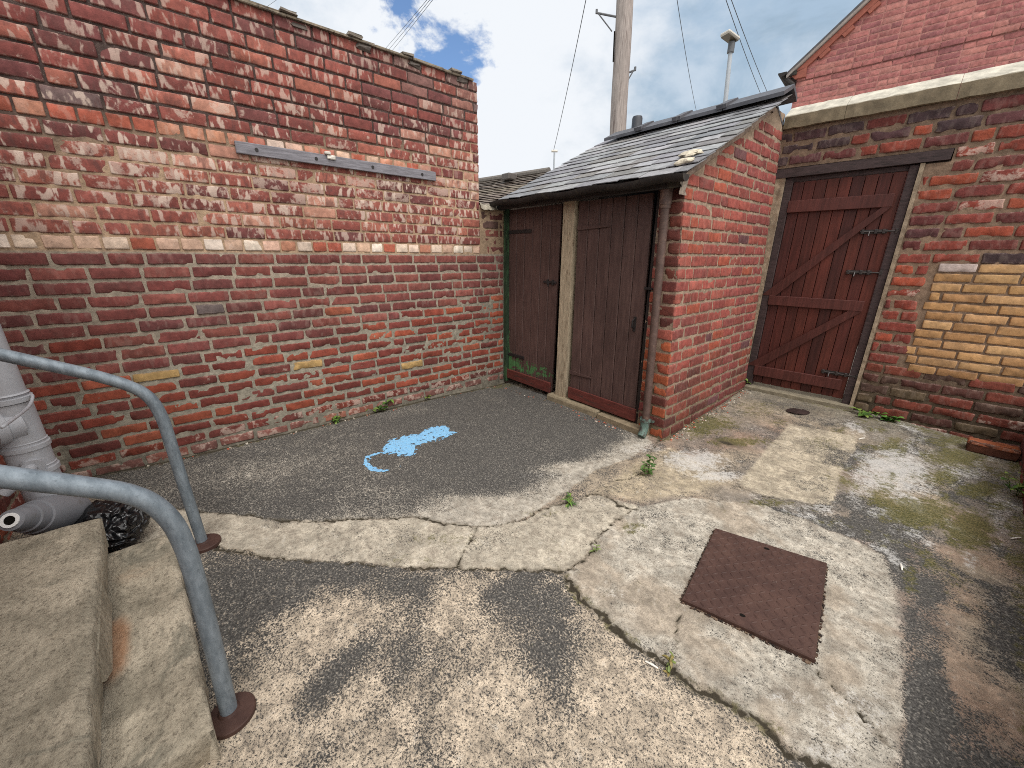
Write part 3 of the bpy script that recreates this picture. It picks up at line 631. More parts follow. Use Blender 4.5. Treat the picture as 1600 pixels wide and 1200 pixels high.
for k in range(29):
    z0 = -.10+k*SCO; z1 = z0+SCO-.011; zm = (z0+z1)/2
    off = .0 if k % 2 else .115
    def lens(): return RS.choice([.122, .228, .238], p=[.18, .42, .40])
    for (a, e) in rowcut(0, SB-SY, (.12 if k % 2 else .19), lens):
        top = rooft(SY+a+(e-a)*.5)-.085
        if zm > top: continue
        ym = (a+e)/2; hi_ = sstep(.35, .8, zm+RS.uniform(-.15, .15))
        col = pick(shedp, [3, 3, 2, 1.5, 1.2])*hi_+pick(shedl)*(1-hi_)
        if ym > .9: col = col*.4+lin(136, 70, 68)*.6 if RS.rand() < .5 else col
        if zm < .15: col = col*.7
        if RS.rand() < .015: col = lin(102, 66, 68)
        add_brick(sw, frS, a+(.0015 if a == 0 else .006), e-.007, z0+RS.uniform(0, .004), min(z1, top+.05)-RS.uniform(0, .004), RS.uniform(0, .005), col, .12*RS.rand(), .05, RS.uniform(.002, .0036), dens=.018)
    if z1 < 1.86:
        for (a, e) in (((0, .115), (.12, .225)) if k % 2 else ((0, .222),)):
            col = pick(shedl if RS.rand() < .6 else shedp)*.9
            if zm < .75 and RS.rand() < .6: col = lin(158, 84, 56)
            add_brick(sw, frP, a+(.0015 if a == 0 else .006), e-.006, z0, z1, RS.uniform(-.001, .005), col, .1, 0, RS.uniform(.003, .006), dens=.018)
def smc(A, B): return (lin(150, 130, 112)*(1-sstep(.5, .0, B)[..., None])+lin(128, 114, 92)*sstep(.5, .0, B)[..., None])*(.75+.5*fbm(A*16, B*16, 3., 3)[..., None])
smn = lambda A, B: -.0035+(fbm(A*34, B*34, 3., 3)-.5)*.006+(fbm(A*8, B*8, 3., 2)-.5)*.004
mortar_sheet(sw, frS, .004, SB-SY, -.12, 2.62, .012, smn, smc, inside=lambda a, b: b < np.array([rooft(SY+q)-.03 for q in a.ravel()]).reshape(a.shape))
mortar_sheet(sw, frP, .004, .235, -.12, 1.90, .012, smn, smc)
# body behind: pentagon prism
prof = [(SY+.012, -.15), (SB, -.15), (SB, 2.52), (4.25, rooft(4.25)-.05), (SY+.012, rooft(SY)-.05)]
for (xa, xb) in ((SX-.11, SX-.012), (-3.42, -3.40)):
    P = [(xa, y, z) for y, z in prof]+[(xb, y, z) for y, z in prof]; n = 5
    sw.add(P, [tuple(range(5)), tuple(range(5, 10))]+[(i, (i+1) % 5, 5+(i+1) % 5, 5+i) for i in range(5)], 1, lin(110, 96, 86))
sw.box((SX-.225, SY+.012, -.15), (SX-.1, SY+.20, 1.86), 1, lin(110, 96, 86))
sw.box((-3.42, SB-.1, -.15), (SX-.1, SB-.002, 2.5), 1, lin(70, 62, 58))
sw.build('brick_wall', [M['brick_rough'], M['mortar']], shed, smooth=True)
# verge mortar along the sloping top of the side wall
vm = MB(); sl = math.hypot(1.55, .75); sd_ = X3([0, 1.55/sl, .75/sl]); up_ = X3([0, -.75/sl, 1.55/sl])
mortar_sheet(vm, (X3([SX+.004-.047*.95, 2.72, rooft(2.72)-.055]), sd_, up_, X3([1.0, 0, 0])), 0, 1.66, -.035, .05, .012, lambda A, B: .006-.03*(A/1.66)*0+(fbm(A*22, B*22, 3., 3)-.5)*.028-.03*(sstep(-.015, -.035, B)), lambda A, B: lin(146, 128, 116)*(.7+.6*fbm(A*20, B*20, 1., 3)[..., None]), inside=lambda a, b: b > -.025+.06*(fbm(a*9, b*9, 2., 2)-.5)-.03*(a < .12), m=0)
v = X3(vm.v[0]); v[:, 0] -= .047*(v[:, 2]-1.9)*1.0; vm.v[0] = v
mortar_sheet(vm, (X3([SX-.048, 2.705, 1.80]), X3([0, 1.0, 0]), UP, X3([1.0, 0, 0])), 0, .10, 0, .14, .012, lambda A, B: .016+(fbm(A*30, B*30, 3., 3)-.5)*.03, lambda A, B: lin(150, 138, 126)*(.8+.4*fbm(A*30, B*30, 1., 3)[..., None]), m=0)
vm.build('verge_mortar', M['mortar'], shed, smooth=True)
# roof
rf = MB(); rfr = (X3([0, 2.66, rooft(2.66)]), X3([1.0, 0, 0]), sd_, up_)
def RP(P): return rfr[0]+P[:, :1]*rfr[1]+P[:, 1:2]*rfr[2]+P[:, 2:3]*rfr[3]
NR = 12; gauge = 1.735/NR; XL, XR = -3.335, -1.385
for k in range(NR):
    x = XL-RS.uniform(0, .03)+(.12 if k % 2 else 0)
    xs = [XL+RS.uniform(-.015, .01)]
    while x < XR-.08:
        x += RS.choice([.21, .24, .26, .18]); xs.append(min(x, XR+RS.uniform(-.012, .012)))
    xr_ = XR-.047*(rooft(2.66+k*gauge*.9)-1.9)
    xs[-1] = xr_+RS.uniform(-.012, .01)
    for a, e in zip(xs, xs[1:]):
        if e-a < .03: continue
        s0 = k*gauge+RS.uniform(-.006, .006); L = gauge*1.75; sh = pick([lin(124, 124, 127), lin(136, 136, 138), lin(112, 112, 115), lin(146, 146, 147), lin(118, 115, 113)])
        t0 = .013+RS.uniform(0, .003); t1 = .001; th = RS.uniform(.004, .006); sk = RS.uniform(-.006, .006); lf = RS.uniform(-.001, .002)
        P = X3([(a+.002, s0, t0), (e-.002, s0+sk, t0+lf), (e-.002, s0+L, t1), (a+.002, s0+L, t1)]); Q = P.copy(); Q[:, 2] += th
        if RS.rand() < .25: P[0, 1] += .022; Q[0, 1] += .022
        rf.add(RP(np.concatenate([P, Q])), [(0, 1, 2, 3), (4, 5, 6, 7), (0, 1, 5, 4), (1, 2, 6, 5), (2, 3, 7, 6), (3, 0, 4, 7)], 0, sh)
P = X3([(XL+.03, .03, -.02), (XR-.06, .03, -.02), (XR-.10, 1.75, -.02), (XL+.03, 1.75, -.02)]); Q = P.copy(); Q[:, 2] += .02
rf.add(RP(np.concatenate([P, Q])), [(0, 1, 2, 3), (4, 5, 6, 7), (0, 1, 5, 4), (1, 2, 6, 5), (2, 3, 7, 6), (3, 0, 4, 7)], 0, lin(40, 36, 34))
rb = MB(); P = X3([(XL+.06, 4.25, 2.66), (XR-.125, 4.25, 2.66), (XR-.125, 4.60, 2.48), (XL+.06, 4.60, 2.48)]); Q = P-X3([0, 0, .02]); rf.add(np.concatenate([P, Q]), [(0, 1, 2, 3), (4, 5, 6, 7), (0, 1, 5, 4), (1, 2, 6, 5), (2, 3, 7, 6), (3, 0, 4, 7)], 0, lin(90, 90, 94))
roof = rf.build('slate_roof', M['slate'], shed)
M['ridge'] = plain('blue_black_clay', tuple(lin(78, 78, 83)), .25, 14, .3, .55, .4, second=tuple(lin(112, 112, 112)), thr=(.58, .72), s2=12)
xr = [-3.17, -2.72, -2.30, -1.88, -1.40]
for i in range(4):
    a, e = xr[i], xr[i+1]; t = MB()
    def vee(x0, x1, o, hgt):
        pr = [(-.195, -.092), (0, .0), (.125, -.07)]; P = []
        for x in (x0, x1):
            for (dy, dz) in pr: P.append((x, 4.25+dy*(1+o*4), 2.758+dz+hgt))
            for (dy, dz) in pr: P.append((x, 4.25+dy*(1+o*2), 2.758+dz-.030+hgt))
        t.add(P, [(0, 1, 7, 6), (1, 2, 8, 7), (3, 4, 10, 9), (4, 5, 11, 10), (0, 3, 9, 6), (2, 5, 11, 8), (0, 1, 4, 3), (1, 2, 5, 4), (6, 7, 10, 9), (7, 8, 11, 10)])
    vee(a+.004, e-.004, 0, .004*i*.5); 
    if i < 3: vee(e-.05, e+.035, .03, .016+.002*i)
    t.build('ridge_tile', M['ridge'], roof)
# lumps of old mortar lying on the slates
for (px, py, s) in ((1070, 252, .07), (1078, 240, .08)):
    d = ray(px, py); n_ = up_; t_ = np.dot(rfr[0]+up_*.03-EYE, n_)/np.dot(d, n_); p = EYE+d*t_; L = MB(); V = []
    for i in range(7):
        for j in range(12):
            th, ph = math.pi*i/6, 2*math.pi*j/12; r = 1+.5*(vnoise(np.array([math.cos(ph)*2+px]), np.array([math.sin(ph)*2.]), th)[0]-.5)*2
            V.append(p+X3([1.0, 0, 0])*s*r*math.sin(th)*math.cos(ph)+sd_*s*.55*r*math.sin(th)*math.sin(ph)+up_*.020*math.cos(th))
    L.add(V, [(i*12+j, i*12+(j+1) % 12, (i+1)*12+(j+1) % 12, (i+1)*12+j) for i in range(6) for j in range(12)], 0, lin(206, 196, 176)); L.build('mortar_lump', M['mortar'], roof)
M['lead'] = plain('dark_lead', tuple(lin(56, 58, 64)), .2, 20, .2, .5, .5)
vp = on_y(994, 206, 4.30); t = MB(); t.tube([(vp[0], 4.30, 2.45), (vp[0], 4.30, 2.85), (vp[0], 4.30, 2.87)], [.056, .056, .050], 18); t.build('vent_pipe', M['lead'], shed, smooth=True, ang=40)
# eaves: gutter board and gutter
M['gutter'] = plain('mossy_black_gutter', tuple(lin(46, 42, 40)), .35, 16, .5, .75, .35, second=tuple(lin(74, 70, 58)), thr=(.55, .72), s2=11)
gt = MB(); w = np.linspace(math.pi, 2*math.pi, 10)
def arc(x, zc, r): return [(x, 2.655+r*math.cos(a), zc+r*math.sin(a)) for a in w]
xs_ = np.linspace(-3.42, -1.40, 18); V = []
for i, x in enumerate(xs_):
    zc = 1.912+.008*math.sin(i*1.3)-.004*i/17; V += arc(x, zc, .044)+arc(x, zc, .039)[::-1]
kk = 20; gt.add(V, [(i*kk+j, i*kk+(j+1) % kk, (i+1)*kk+(j+1) % kk, (i+1)*kk+j) for i in range(17) for j in range(kk)]+[tuple(range(17*kk, 17*kk+10)), tuple(range(0, 10))])
gt.box((-3.42, 2.706, 1.845), (-1.46, 2.738, 1.925), 0, bev=.004); gt.box((-3.42, 2.739, 1.865), (-1.48, 2.82, 1.90), 0)
gt.build('gutter', M['gutter'], shed, smooth=True, ang=40)
# downpipe on the pier
M['brownpipe'] = plain('brown_painted_iron', tuple(lin(84, 66, 60)), .3, 20, .25, .6, .4, second=tuple(lin(110, 88, 76)), thr=(.55, .7), s2=18)
dp = MB(); dp.tube([lean(X3([-1.555, 2.765, z])) for z in (1.76, 1.2, .6, .12)], .030, 16)
for (z, r, h) in ((1.80, .040, .05), (1.74, .036, .015), (1.845, .044, .012), (1.60, .032, .01)): dp.tube([lean(X3([-1.555, 2.765, z-h])), lean(X3([-1.555, 2.765, z+h]))], r, 16)
dpo = dp.build('downpipe', M['brownpipe'], shed, smooth=True, ang=40)
M['verdigris'] = plain('green_stained_iron', tuple(lin(92, 112, 104)), .4, 24, .4, .7, .3, second=tuple(lin(70, 62, 58)), thr=(.48, .6), s2=20)
b0 = lean(X3([-1.555, 2.765, .11])); t = MB(); t.tube([b0+X3([0, 0, .03]), b0, b0+X3([0, -.006, -.05]), b0+X3([.006, -.035, -.095]), b0+X3([.008, -.055, -.115])], [.038, .040, .034, .034, .032], 14); t.tube([b0+X3([0, 0, .004]), b0+X3([0, 0, .022])], .045, 14); t.box(b0+X3([-.06, .005, .006]), b0+X3([.062, .03, .022]), 0); t.build('pipe_shoe', M['verdigris'], dpo, smooth=True, ang=40)
# timber posts and sill
M['oldpost'] = plain('bare_old_timber', tuple(lin(166, 152, 130)), .35, 10, .6, .85, .2, stretch=(6, 6, .9), second=tuple(lin(104, 88, 70)), thr=(.54, .68), s2=9)
t = MB(); t.box((-2.586, 2.800, .035), (-2.450, 2.90, 1.862), 0, bev=.006, jit=.004); t.build('door_post', M['oldpost'], shed)
M['greentim'] = plain('flaking_green_paint', tuple(lin(40, 56, 40)), .3, 12, .4, .7, .3, stretch=(3, 3, .8), second=tuple(lin(58, 86, 56)), thr=(.5, .62), s2=9)
t = MB(); t.box((-3.415, 2.795, .0), (-3.372, 2.90, 1.86), 0, bev=.004, jit=.003); t.build('door_frame', M['greentim'], shed)
M['darktim'] = plain('dark_timber', tuple(lin(38, 31, 29)), .3, 10, .4, .7, .3, stretch=(5, 5, .8))
t = LeanMB(); t.box((-1.672, 2.815, .02), (-1.645, 2.90, 1.855), 0, bev=.003); t.build('door_frame', M['darktim'], shed)
M['stone'] = attr_material('sill_stone', 18, (.65, 1.25), (.2, .18, .15, .5), .8, .92, 130)
t = MB(); t.box((-2.66, 2.745, -.12), (-2.02, 2.93, .048), 0, lin(142, 130, 108), bev=.010, jit=.006); t.box((-2.012, 2.742, -.12), (-1.52, 2.93, .040), 0, lin(138, 124, 102), bev=.010, jit=.006); t.build('sill', M['stone'], shed)
# doors
def door_mat(name, ends):
    m, nt, b = new_mat(name); g = N(nt); P = g.obj(); S = g.scale(P, (7, 7, .8)); n1_ = g.noise(S, 6, 7, .7); n2_ = g.noise(P, 16, 7, .7, .4); n4_ = g.noise(P, 2.2, 4, .6)
    c = g.mix(g.step(n1_, .3, .72), tuple(lin(72, 54, 51)), tuple(lin(92, 71, 66))); c = g.mix(1.0, c, val(g, g.step(n4_, .3, .7, .82, 1.15)), 'MULTIPLY')
    A = g.attr('col'); f = g.step(g.math('ADD', n2_, g.math('MULTIPLY', A.outputs['Alpha'], .5)), .84, .88)
    c = g.mix(f, c, A.outputs['Color']); c = g.mix(g.math('MULTIPLY', g.step(g.noise(P, 55, 4, .7), .68, .74), .7), c, tuple(lin(120, 108, 104)))
    c = g.mix(g.math('MULTIPLY', g.step(g.noise(P, 7, 6, .75), .6, .75), .5), c, (.022, .016, .014))
    g.out(b, c); g.bump(b, g.math('ADD', n1_, g.math('MULTIPLY', f, -.6)), .4, .004); b.inputs['Roughness'].default_value = .62; return m
M['doorA'] = door_mat('brown_door_paint', 1)
def plank_door(xa0, xa1, xb0, xb1, z0, z1, y, nb, chipf, wl=None):     # (x at bottom left, bottom right, top left, top right)
    mb = MB(); ws = np.cumsum([0]+(wl or [1]*nb)); ws = ws/ws[-1]
    for i in range(nb):
        nz = 24; za = z0+RS.uniform(0, .006); V, cc = [], []
        for s in range(nz+1):
            t = s/nz; z = za+(z1-za)*t; xa, xb = xa0+(xb0-xa0)*t, xa1+(xb1-xa1)*t; p, q_ = xa+(xb-xa)*ws[i]+.0022, xa+(xb-xa)*ws[i+1]-.0022; o = .0015*((i*7) % 3-1)
            for (x_, yy) in ((p, y+.022), (p, y+.005), (p+.005, y+o), ((p*2+q_)/3, y+o), ((p+q_*2)/3, y+o), (q_-.005, y+o), (q_, y+.005), (q_, y+.022)):
                V.append((x_, yy, z)); cc.append(chipf(x_, z))
        Fc = [(s*8+j, s*8+j+1, (s+1)*8+j+1, (s+1)*8+j) for s in range(nz) for j in range(7)]+[tuple(range(8)), tuple(nz*8+j for j in range(8))]
        mb.add(V, Fc, 0, X3(cc))
    return mb
GREEN = lin(76, 116, 72)
def chip1(x, z):
    k = .05+.78*math.exp(-((z-.22)/.13)**2)*(1.0 if x < -2.75 else .8)+.9*math.exp(-((x+3.37)/.035)**2)*math.exp(-((z-.45)/.35)**2)+.5*math.exp(-((z-.55)/.10)**2-((x+3.06)/.07)**2)
    return (*GREEN, min(k, 1.05))
d1 = plank_door(-3.375, -2.672, -3.37, -2.636, .055, 1.85, 2.835, 6, chip1).build('door', M['doorA'], shed)
tag(d1, 'left door, ajar, with flaking green paint near its foot')
def chip2(x, z): k = .0+.45*math.exp(-((z-.27)/.06)**2); return (*lin(150, 140, 138), k)
d2 = plank_door(-2.412, -1.672, -2.425, -1.720, .065, 1.845, 2.822, 6, chip2, [.95, 1, 1, 1, .95, 1]).build('door', M['doorA'], shed)
tag(d2, 'right door, shut, plain dark brown')
M['kick'] = plain('red_brown_board', tuple(lin(98, 50, 44)), .35, 12, .4, .65, .3, stretch=(.8, 5, 5), second=tuple(lin(70, 50, 46)), thr=(.52, .68), s2=9)
t = MB(); t.box((-3.385, 2.808, .040), (-2.672, 2.828, .148), 0, bev=.003, jit=.002); t.build('kick_board', M['kick'], d1)
t = MB(); P = X3([(-2.405, .070), (-1.652, .062), (-1.655, .168), (-2.41, .178)]); V = [(x, 2.792, z) for x, z in P]+[(x, 2.814, z) for x, z in P]; t.add(V, [(0, 1, 2, 3), (4, 5, 6, 7), (0, 1, 5, 4), (1, 2, 6, 5), (2, 3, 7, 6), (3, 0, 4, 7)]); t.build('kick_board', M['kick'], d2)
def ironwork(parent, name, boxes, tubes=()):
    t = MB()
    for lo, hi in boxes: t.box(lo, hi, 0, bev=.0015)
    for pts, r in tubes: t.tube(pts, r, 8)
    return t.build(name, M['blackiron'], parent, smooth=False)
ironwork(d1, 'latch', [((-2.83, 2.822, 1.150), (-2.66, 2.834, 1.170)), ((-2.78, 2.816, 1.138), (-2.765, 2.834, 1.185)), ((-2.71, 2.816, 1.135), (-2.695, 2.834, 1.185))], [([(-2.74, 2.818, 1.16), (-2.74, 2.80, 1.15), (-2.74, 2.80, 1.12)], .006)])
ironwork(d2, 'handle', [((-1.775, 2.815, .82), (-1.75, 2.821, .94))], [([(-1.762, 2.815, .925), (-1.762, 2.785, .91), (-1.762, 2.782, .86), (-1.762, 2.815, .845)], .006)])
for (z, L) in ((1.62, .34), (.31, .26)):
    ironwork(d1, 'hinge', [((-3.365, 2.826, z), (-3.365+L, 2.834, z+.034))])
    t = MB(); P = X3([(-2.418, z-.004), (-2.418+L, z+.012), (-2.418+L, z+.020), (-2.418, z+.036)]); V = [(x, 2.812, q) for x, q in P]+[(x, 2.8205, q) for x, q in P]; t.add(V, [(0, 1, 2, 3), (4, 5, 6, 7), (0, 1, 5, 4), (1, 2, 6, 5), (2, 3, 7, 6), (3, 0, 4, 7)]); t.build('hinge', M['doorA'], d2)
ironwork(shed, 'bracket', [((-1.700, 2.80, 1.16), (-1.63, 2.815, 1.175))])
# ------------------------------------------------------------------ gate wall
GU = X3([.99588, .09065, 0]); GN_ = X3([.09065, -.99588, 0]); G0 = X3([-1.429, 4.505, 0])
frG = (G0, GU, UP, GN_)
def GP(P): P = np.asarray(P, float); return G0+P[:, :1]*GU+P[:, 1:2]*UP+P[:, 2:3]*GN_      # (u, z, n)
gw = MB(); gred = [lin(136, 66, 54), lin(124, 60, 52), lin(112, 57, 52), lin(150, 74, 54), lin(100, 54, 52)]; gdk = [lin(78, 54, 56), lin(92, 58, 58), lin(70, 54, 56)]
OC = .0925
for k in range(27):
    z0 = -.02+k*OC; z1 = z0+OC-.013; zm = (z0+z1)/2
    if z1 > 2.50: break
    segs = [(-.11, 2.58)] if z0 > 2.175 else ([(1.065, 2.58)] if z1 > 2.09 else [(.925, 2.58)])
    for (ua, ub) in segs:
        yel = .49 < zm < 1.365
        for (a, e) in rowcut(ua, ub if not yel else 1.15+RS.uniform(-.03, .03), RS.choice([.12, .05, .2, 0.]), lambda: RS.choice([.245, .255, .235, .12], p=[.4, .3, .15, .15])):
            if e-a < .03: continue
            um = (a+e)/2
            dk = (zm > 2.3 and RS.rand() < .75) or (zm > 2.1 and um < .35) or (1.36 < zm < 1.45 and um > 1.35) or RS.rand() < .04
            col = pick(gdk) if dk else pick(gred, [3, 3, 2, 1.8, 1.4])
            if zm < .55: col = (pick([lin(98, 54, 46), lin(84, 52, 46), lin(112, 58, 46), lin(78, 58, 50)]))
            if zm < .3 and RS.rand() < .12: col = lin(92, 78, 60)
            if um > 1.55 and zm > 1.9: col = col*.6+lin(104, 70, 66)*.4
            add_brick(gw, frG, a+RS.uniform(.004, .008), e-RS.uniform(.004, .010), z0+RS.uniform(0, .006), z1-RS.uniform(0, .007), RS.uniform(.001, .008), col, .10*RS.rand()+(.4 if RS.rand() < .05 else 0), .08, RS.uniform(.004, .0075), dens=.018)
for k in range(12):                          # yellow repair
    z0 = .495+k*.0735; z1 = z0+.063
    u = 1.165+RS.uniform(-.035, .03) if k < 7 else 1.17+RS.uniform(-.012, .02)
    for (a, e) in rowcut(u, 2.58, RS.choice([.07, .17, .12, .21]), lambda: .228):
        col = pick([lin(176, 136, 92), lin(166, 127, 86), lin(182, 144, 102), lin(156, 118, 80)], j=.06)
        if z0 < .62: col = col*.85
        fl = .1
        if k == 11 and a < 1.3: col = lin(190, 174, 168)
        add_brick(gw, frG, a+.004, e-.005, z0, z1, RS.uniform(.003, .007), col, fl, .05, .0028, m=2, dens=.02)
gmc = lambda A, B: (lin(134, 112, 94)*(1-sstep(.7, .2, B)[..., None])+lin(84, 72, 58)*sstep(.7, .2, B)[..., None])*(.65+.7*fbm(A*13, B*13, 3., 4)[..., None])*np.where((B > 2.1)[..., None], .8, 1)*np.where(((B > .49) & (B < 1.37) & (A > 1.17))[..., None], .88, 1)
gmn = lambda A, B: -.004+(fbm(A*28, B*28, 5., 3)-.5)*.008+(fbm(A*8, B*8, 3., 2)-.5)*.004
mortar_sheet(gw, frG, .925, 2.59, -.1, 2.09, .013, gmn, gmc); mortar_sheet(gw, frG, 1.06, 2.59, 2.09, 2.18, .013, gmn, gmc); mortar_sheet(gw, frG, -.12, 2.59, 2.18, 2.492, .013, gmn, gmc)
for (lo, hi) in (((.925, -.2, -.24), (2.6, 2.10, -.014)), ((-.13, 2.182, -.24), (2.6, 2.488, -.014)), ((1.062, 2.10, -.239), (2.599, 2.183, -.015)), ((-.07, 2.10, -.238), (1.062, 2.181, -.10))): gw.box(lo, hi, 1, lin(96, 84, 74), fr=GP)
for (ua, ub) in ((.898, .925), (-.09, .018)):     # cement fillets either side of the gate
    mortar_sheet(gw, frG, ua, ub, .02, 2.098, .012, lambda A, B: .004+(fbm(A*30, B*20, 5., 3)-.5)*.016, lambda A, B: lin(150, 134, 114)*(.7+.6*fbm(A*20, B*9, 3., 3)[..., None])); gw.box((ua+.001, .0, -.20), (ub-.001, 2.095, -.008), 1, lin(130, 116, 100), fr=GP)
gwo = gw.build('brick_wall', [M['brick_rough'], M['mortar'], M['ochre']], origin=G0, smooth=True)
tag(gwo, 'old red brick gate wall with a yellow brick repair and stone coping', 'wall')
M['coping'] = attr_material('coping_stone', 12, (.62, 1.25), (.16, .15, .12, .4), .6, .9, 90)
for (ua, ub) in ((-.075, .353), (.3555, .985), (.9875, 1.62), (1.6225, 2.2), (2.2025, 2.64)):
    t = MB(); j = RS.uniform(-.004, .004); us = np.linspace(ua, ub, 12); pr = [(2.492, .036), (2.584, .040), (2.592, .034), (2.685, -.115), (2.69, -.125), (2.60, -.27), (2.492, -.27)]
    V = []; cc = []
    for i, u in enumerate(us):
        for q, (z, n_) in enumerate(pr):
            V.append((u, z+j+RS.uniform(-.003, .003), n_+RS.uniform(-.003, .003)-(.006 if i in (0, 11) else 0))); cc.append(lin(188, 182, 168) if q in (2, 3, 4) else lin(124, 112, 92))
    k = len(pr); t.add(GP(X3(V)), [(i*k+q, i*k+(q+1) % k, (i+1)*k+(q+1) % k, (i+1)*k+q) for i in range(11) for q in range(k)]+[tuple(range(k)), tuple(11*k+q for q in range(k))], 0, X3(cc)); t.build('coping_stone', M['coping'], gwo)
M['gatedark'] = plain('dark_stained_beam', tuple(lin(62, 50, 50)), .35, 12, .5, .75, .3, stretch=(1.2, 5, 5), second=tuple(lin(44, 36, 36)), thr=(.5, .65), s2=8)
t = MB(); P = X3([(-.075, 2.098, -.06), (1.052, 2.104, -.06), (1.056, 2.176, -.06), (-.075, 2.172, -.06), (-.075, 2.098, .016), (1.052, 2.104, .012), (1.056, 2.176, .012), (-.075, 2.172, .016)]); t.add(GP(P), [(0, 1, 2, 3), (4, 5, 6, 7), (0, 1, 5, 4), (1, 2, 6, 5), (2, 3, 7, 6), (3, 0, 4, 7)]); t.build('lintel', M['gatedark'], gwo)
t = MB(); t.box((.0, -.1, -.32), (.93, .106, .050), 0, lin(132, 124, 106), fr=GP, bev=.01, jit=.004); t.build('threshold', M['stone'], gwo)
# ------------------------------------------------------------------ gate
gate = thing('yard_gate', 'tall red brown ledged and braced plank gate in the brick wall', 'gate', G0+GU*.45)
m, nt, b = new_mat('red_brown_gate_stain'); g = N(nt); P = g.obj(); A = g.attr('col'); S = g.scale(P, (9, 9, .7)); n1_ = g.noise(S, 5, 7, .7); n4_ = g.noise(P, 2.5, 5, .6)
c = g.mix(1.0, A.outputs['Color'], val(g, g.step(n1_, .25, .75, .62, 1.3)), 'MULTIPLY'); c = g.mix(1.0, c, val(g, g.step(n4_, .3, .7, .8, 1.18)), 'MULTIPLY')
c = g.mix(g.math('MULTIPLY', g.step(g.noise(P, 60, 4, .7), .70, .76), .6), c, tuple(lin(150, 120, 110))); g.out(b, c); g.bump(b, n1_, .4, .003); b.inputs['Roughness'].default_value = .55; M['gate'] = m
t = MB(); nb = 9; u0, u1 = .080, .838
for i in range(nb):
    a, e = u0+(u1-u0)*i/nb+.002, u0+(u1-u0)*(i+1)/nb-.002
    t.box((a, .140+RS.uniform(0, .004), -.052), (e, 2.058, -.030+RS.uniform(-.001, .001)), 0, pick([lin(74, 36, 30), lin(66, 33, 29), lin(82, 40, 32)], j=.08), fr=GP, bev=.003)
t.box((u0+.002, .146, -.060), (u1-.002, 2.05, -.0525), 0, lin(40, 28, 26), fr=GP)  # added dark sheet behind the boards, keeps lane light out of the gaps
boards = t.build('boards', M['gate'], gate)
for (z0, z1, ub) in ((1.800, 1.900, .800), (.955, 1.045, .800), (.225, .325, .800)):
    t = MB(); t.box((.078, z0, -.0305), (ub, z1, -.004), 0, lin(80, 43, 38), fr=GP, bev=.003); t.build('ledge', M['gate'], gate)
for ((ua, za), (ub, zb)) in (((.10, 1.075), (.775, 1.775)), ((.10, .35), (.745, .930))):
    t = MB(); d = X3([ub-ua, zb-za]); d /= np.linalg.norm(d); nrm = X3([-d[1], d[0]])*.043
    ks = [X3([ua, za])-nrm*1.0, X3([ub, zb])-nrm, X3([ub, zb])+nrm, X3([ua, za])+nrm]
    # mitre the ends against the ledges
    zlo, zhi = za-.030, zb+.026
    def at_z(p, z): return p+d*((z-p[1])/d[1])
    ks = [at_z(ks[0], zlo), at_z(ks[1], zhi), at_z(ks[2], zhi), at_z(ks[3], zlo)]
    ks[1][0] = min(ks[1][0], .80)
    P = [(k[0], k[1], -.0302) for k in ks]+[(k[0], k[1], -.007) for k in ks]; t.add(GP(X3(P)), [(0, 1, 2, 3), (4, 5, 6, 7), (0, 1, 5, 4), (1, 2, 6, 5), (2, 3, 7, 6), (3, 0, 4, 7)], 0, lin(74, 39, 34)); t.build('brace', M['gate'], gate)
for (a, e) in ((.018, .0795), (.8385, .898)):
    t = MB(); t.box((a, .03, -.12), (e, 2.096, -.012), 0, fr=GP, bev=.004); t.build('jamb', M['gatedark'], gate)
t = MB(); t.box((.076, 2.062, -.12), (.842, 2.097, -.03), 0, fr=GP); t.build('head_rail', M['gatedark'], gate)
M['steel'] = plain('grey_bolt_steel', tuple(lin(62, 58, 57)), .3, 40, .2, .45, .5, metal=.5, second=tuple(lin(70, 56, 48)), thr=(.55, .7), s2=30)
for (z, ua, ub) in ((1.615, .645, .885), (1.285, .62, .86), (.375, .63, .90)):
    t = MB(); t.box((ua, z-.016, -.031), (ub-.07, z+.016, -.026), 0, fr=GP); t.tube(GP(X3([(ua, z, -.016), (ub, z, -.016)])), .0065, 8)
    for u in (ua+.015, (ua+ub)/2-.02, ub-.09, ub-.012): t.box((u-.010, z-.018, -.028), (u+.010, z+.018, -.007), 0, fr=GP, bev=.003)
    t.tube(GP(X3([(ua+.06, z, -.012), (ua+.06, z-.035, .012)])), .005, 8); t.build('bolt', M['steel'], gate)
#PART4
# ------------------------------------------------------------------ right-hand side wall (only its foot is in view)
rw = MB(); frR = (X3([.475, 0, 0]), X3([0, 1.0, 0]), UP, X3([-1.0, 0, 0]))
for k in range(4):
    z0 = -.03+k*OC
    for (a, e) in rowcut(.6, 4.63, RS.rand()*.2, lambda: .24): add_brick(rw, frR, a+.005, e-.006, z0, z0+OC-.013, RS.uniform(-.002, .006), pick(gred)*.85, .1, 0, .005, dens=.03)
mortar_sheet(rw, frR, .6, 4.64, -.1, .345, .02, gmn, gmc); rw.box((.487, .6, -.2), (.70, 4.64, .34), 1, lin(110, 98, 86)); rw.box((.47, .6, .34), (.71, 4.64, .385), 1, lin(140, 130, 116), bev=.008, jit=.004)
tag(rw.build('brick_wall', [M['brick_rough'], M['mortar']], origin=(.475, 2.6, 0), smooth=True), 'low red brick side wall at the right edge of the yard', 'wall')
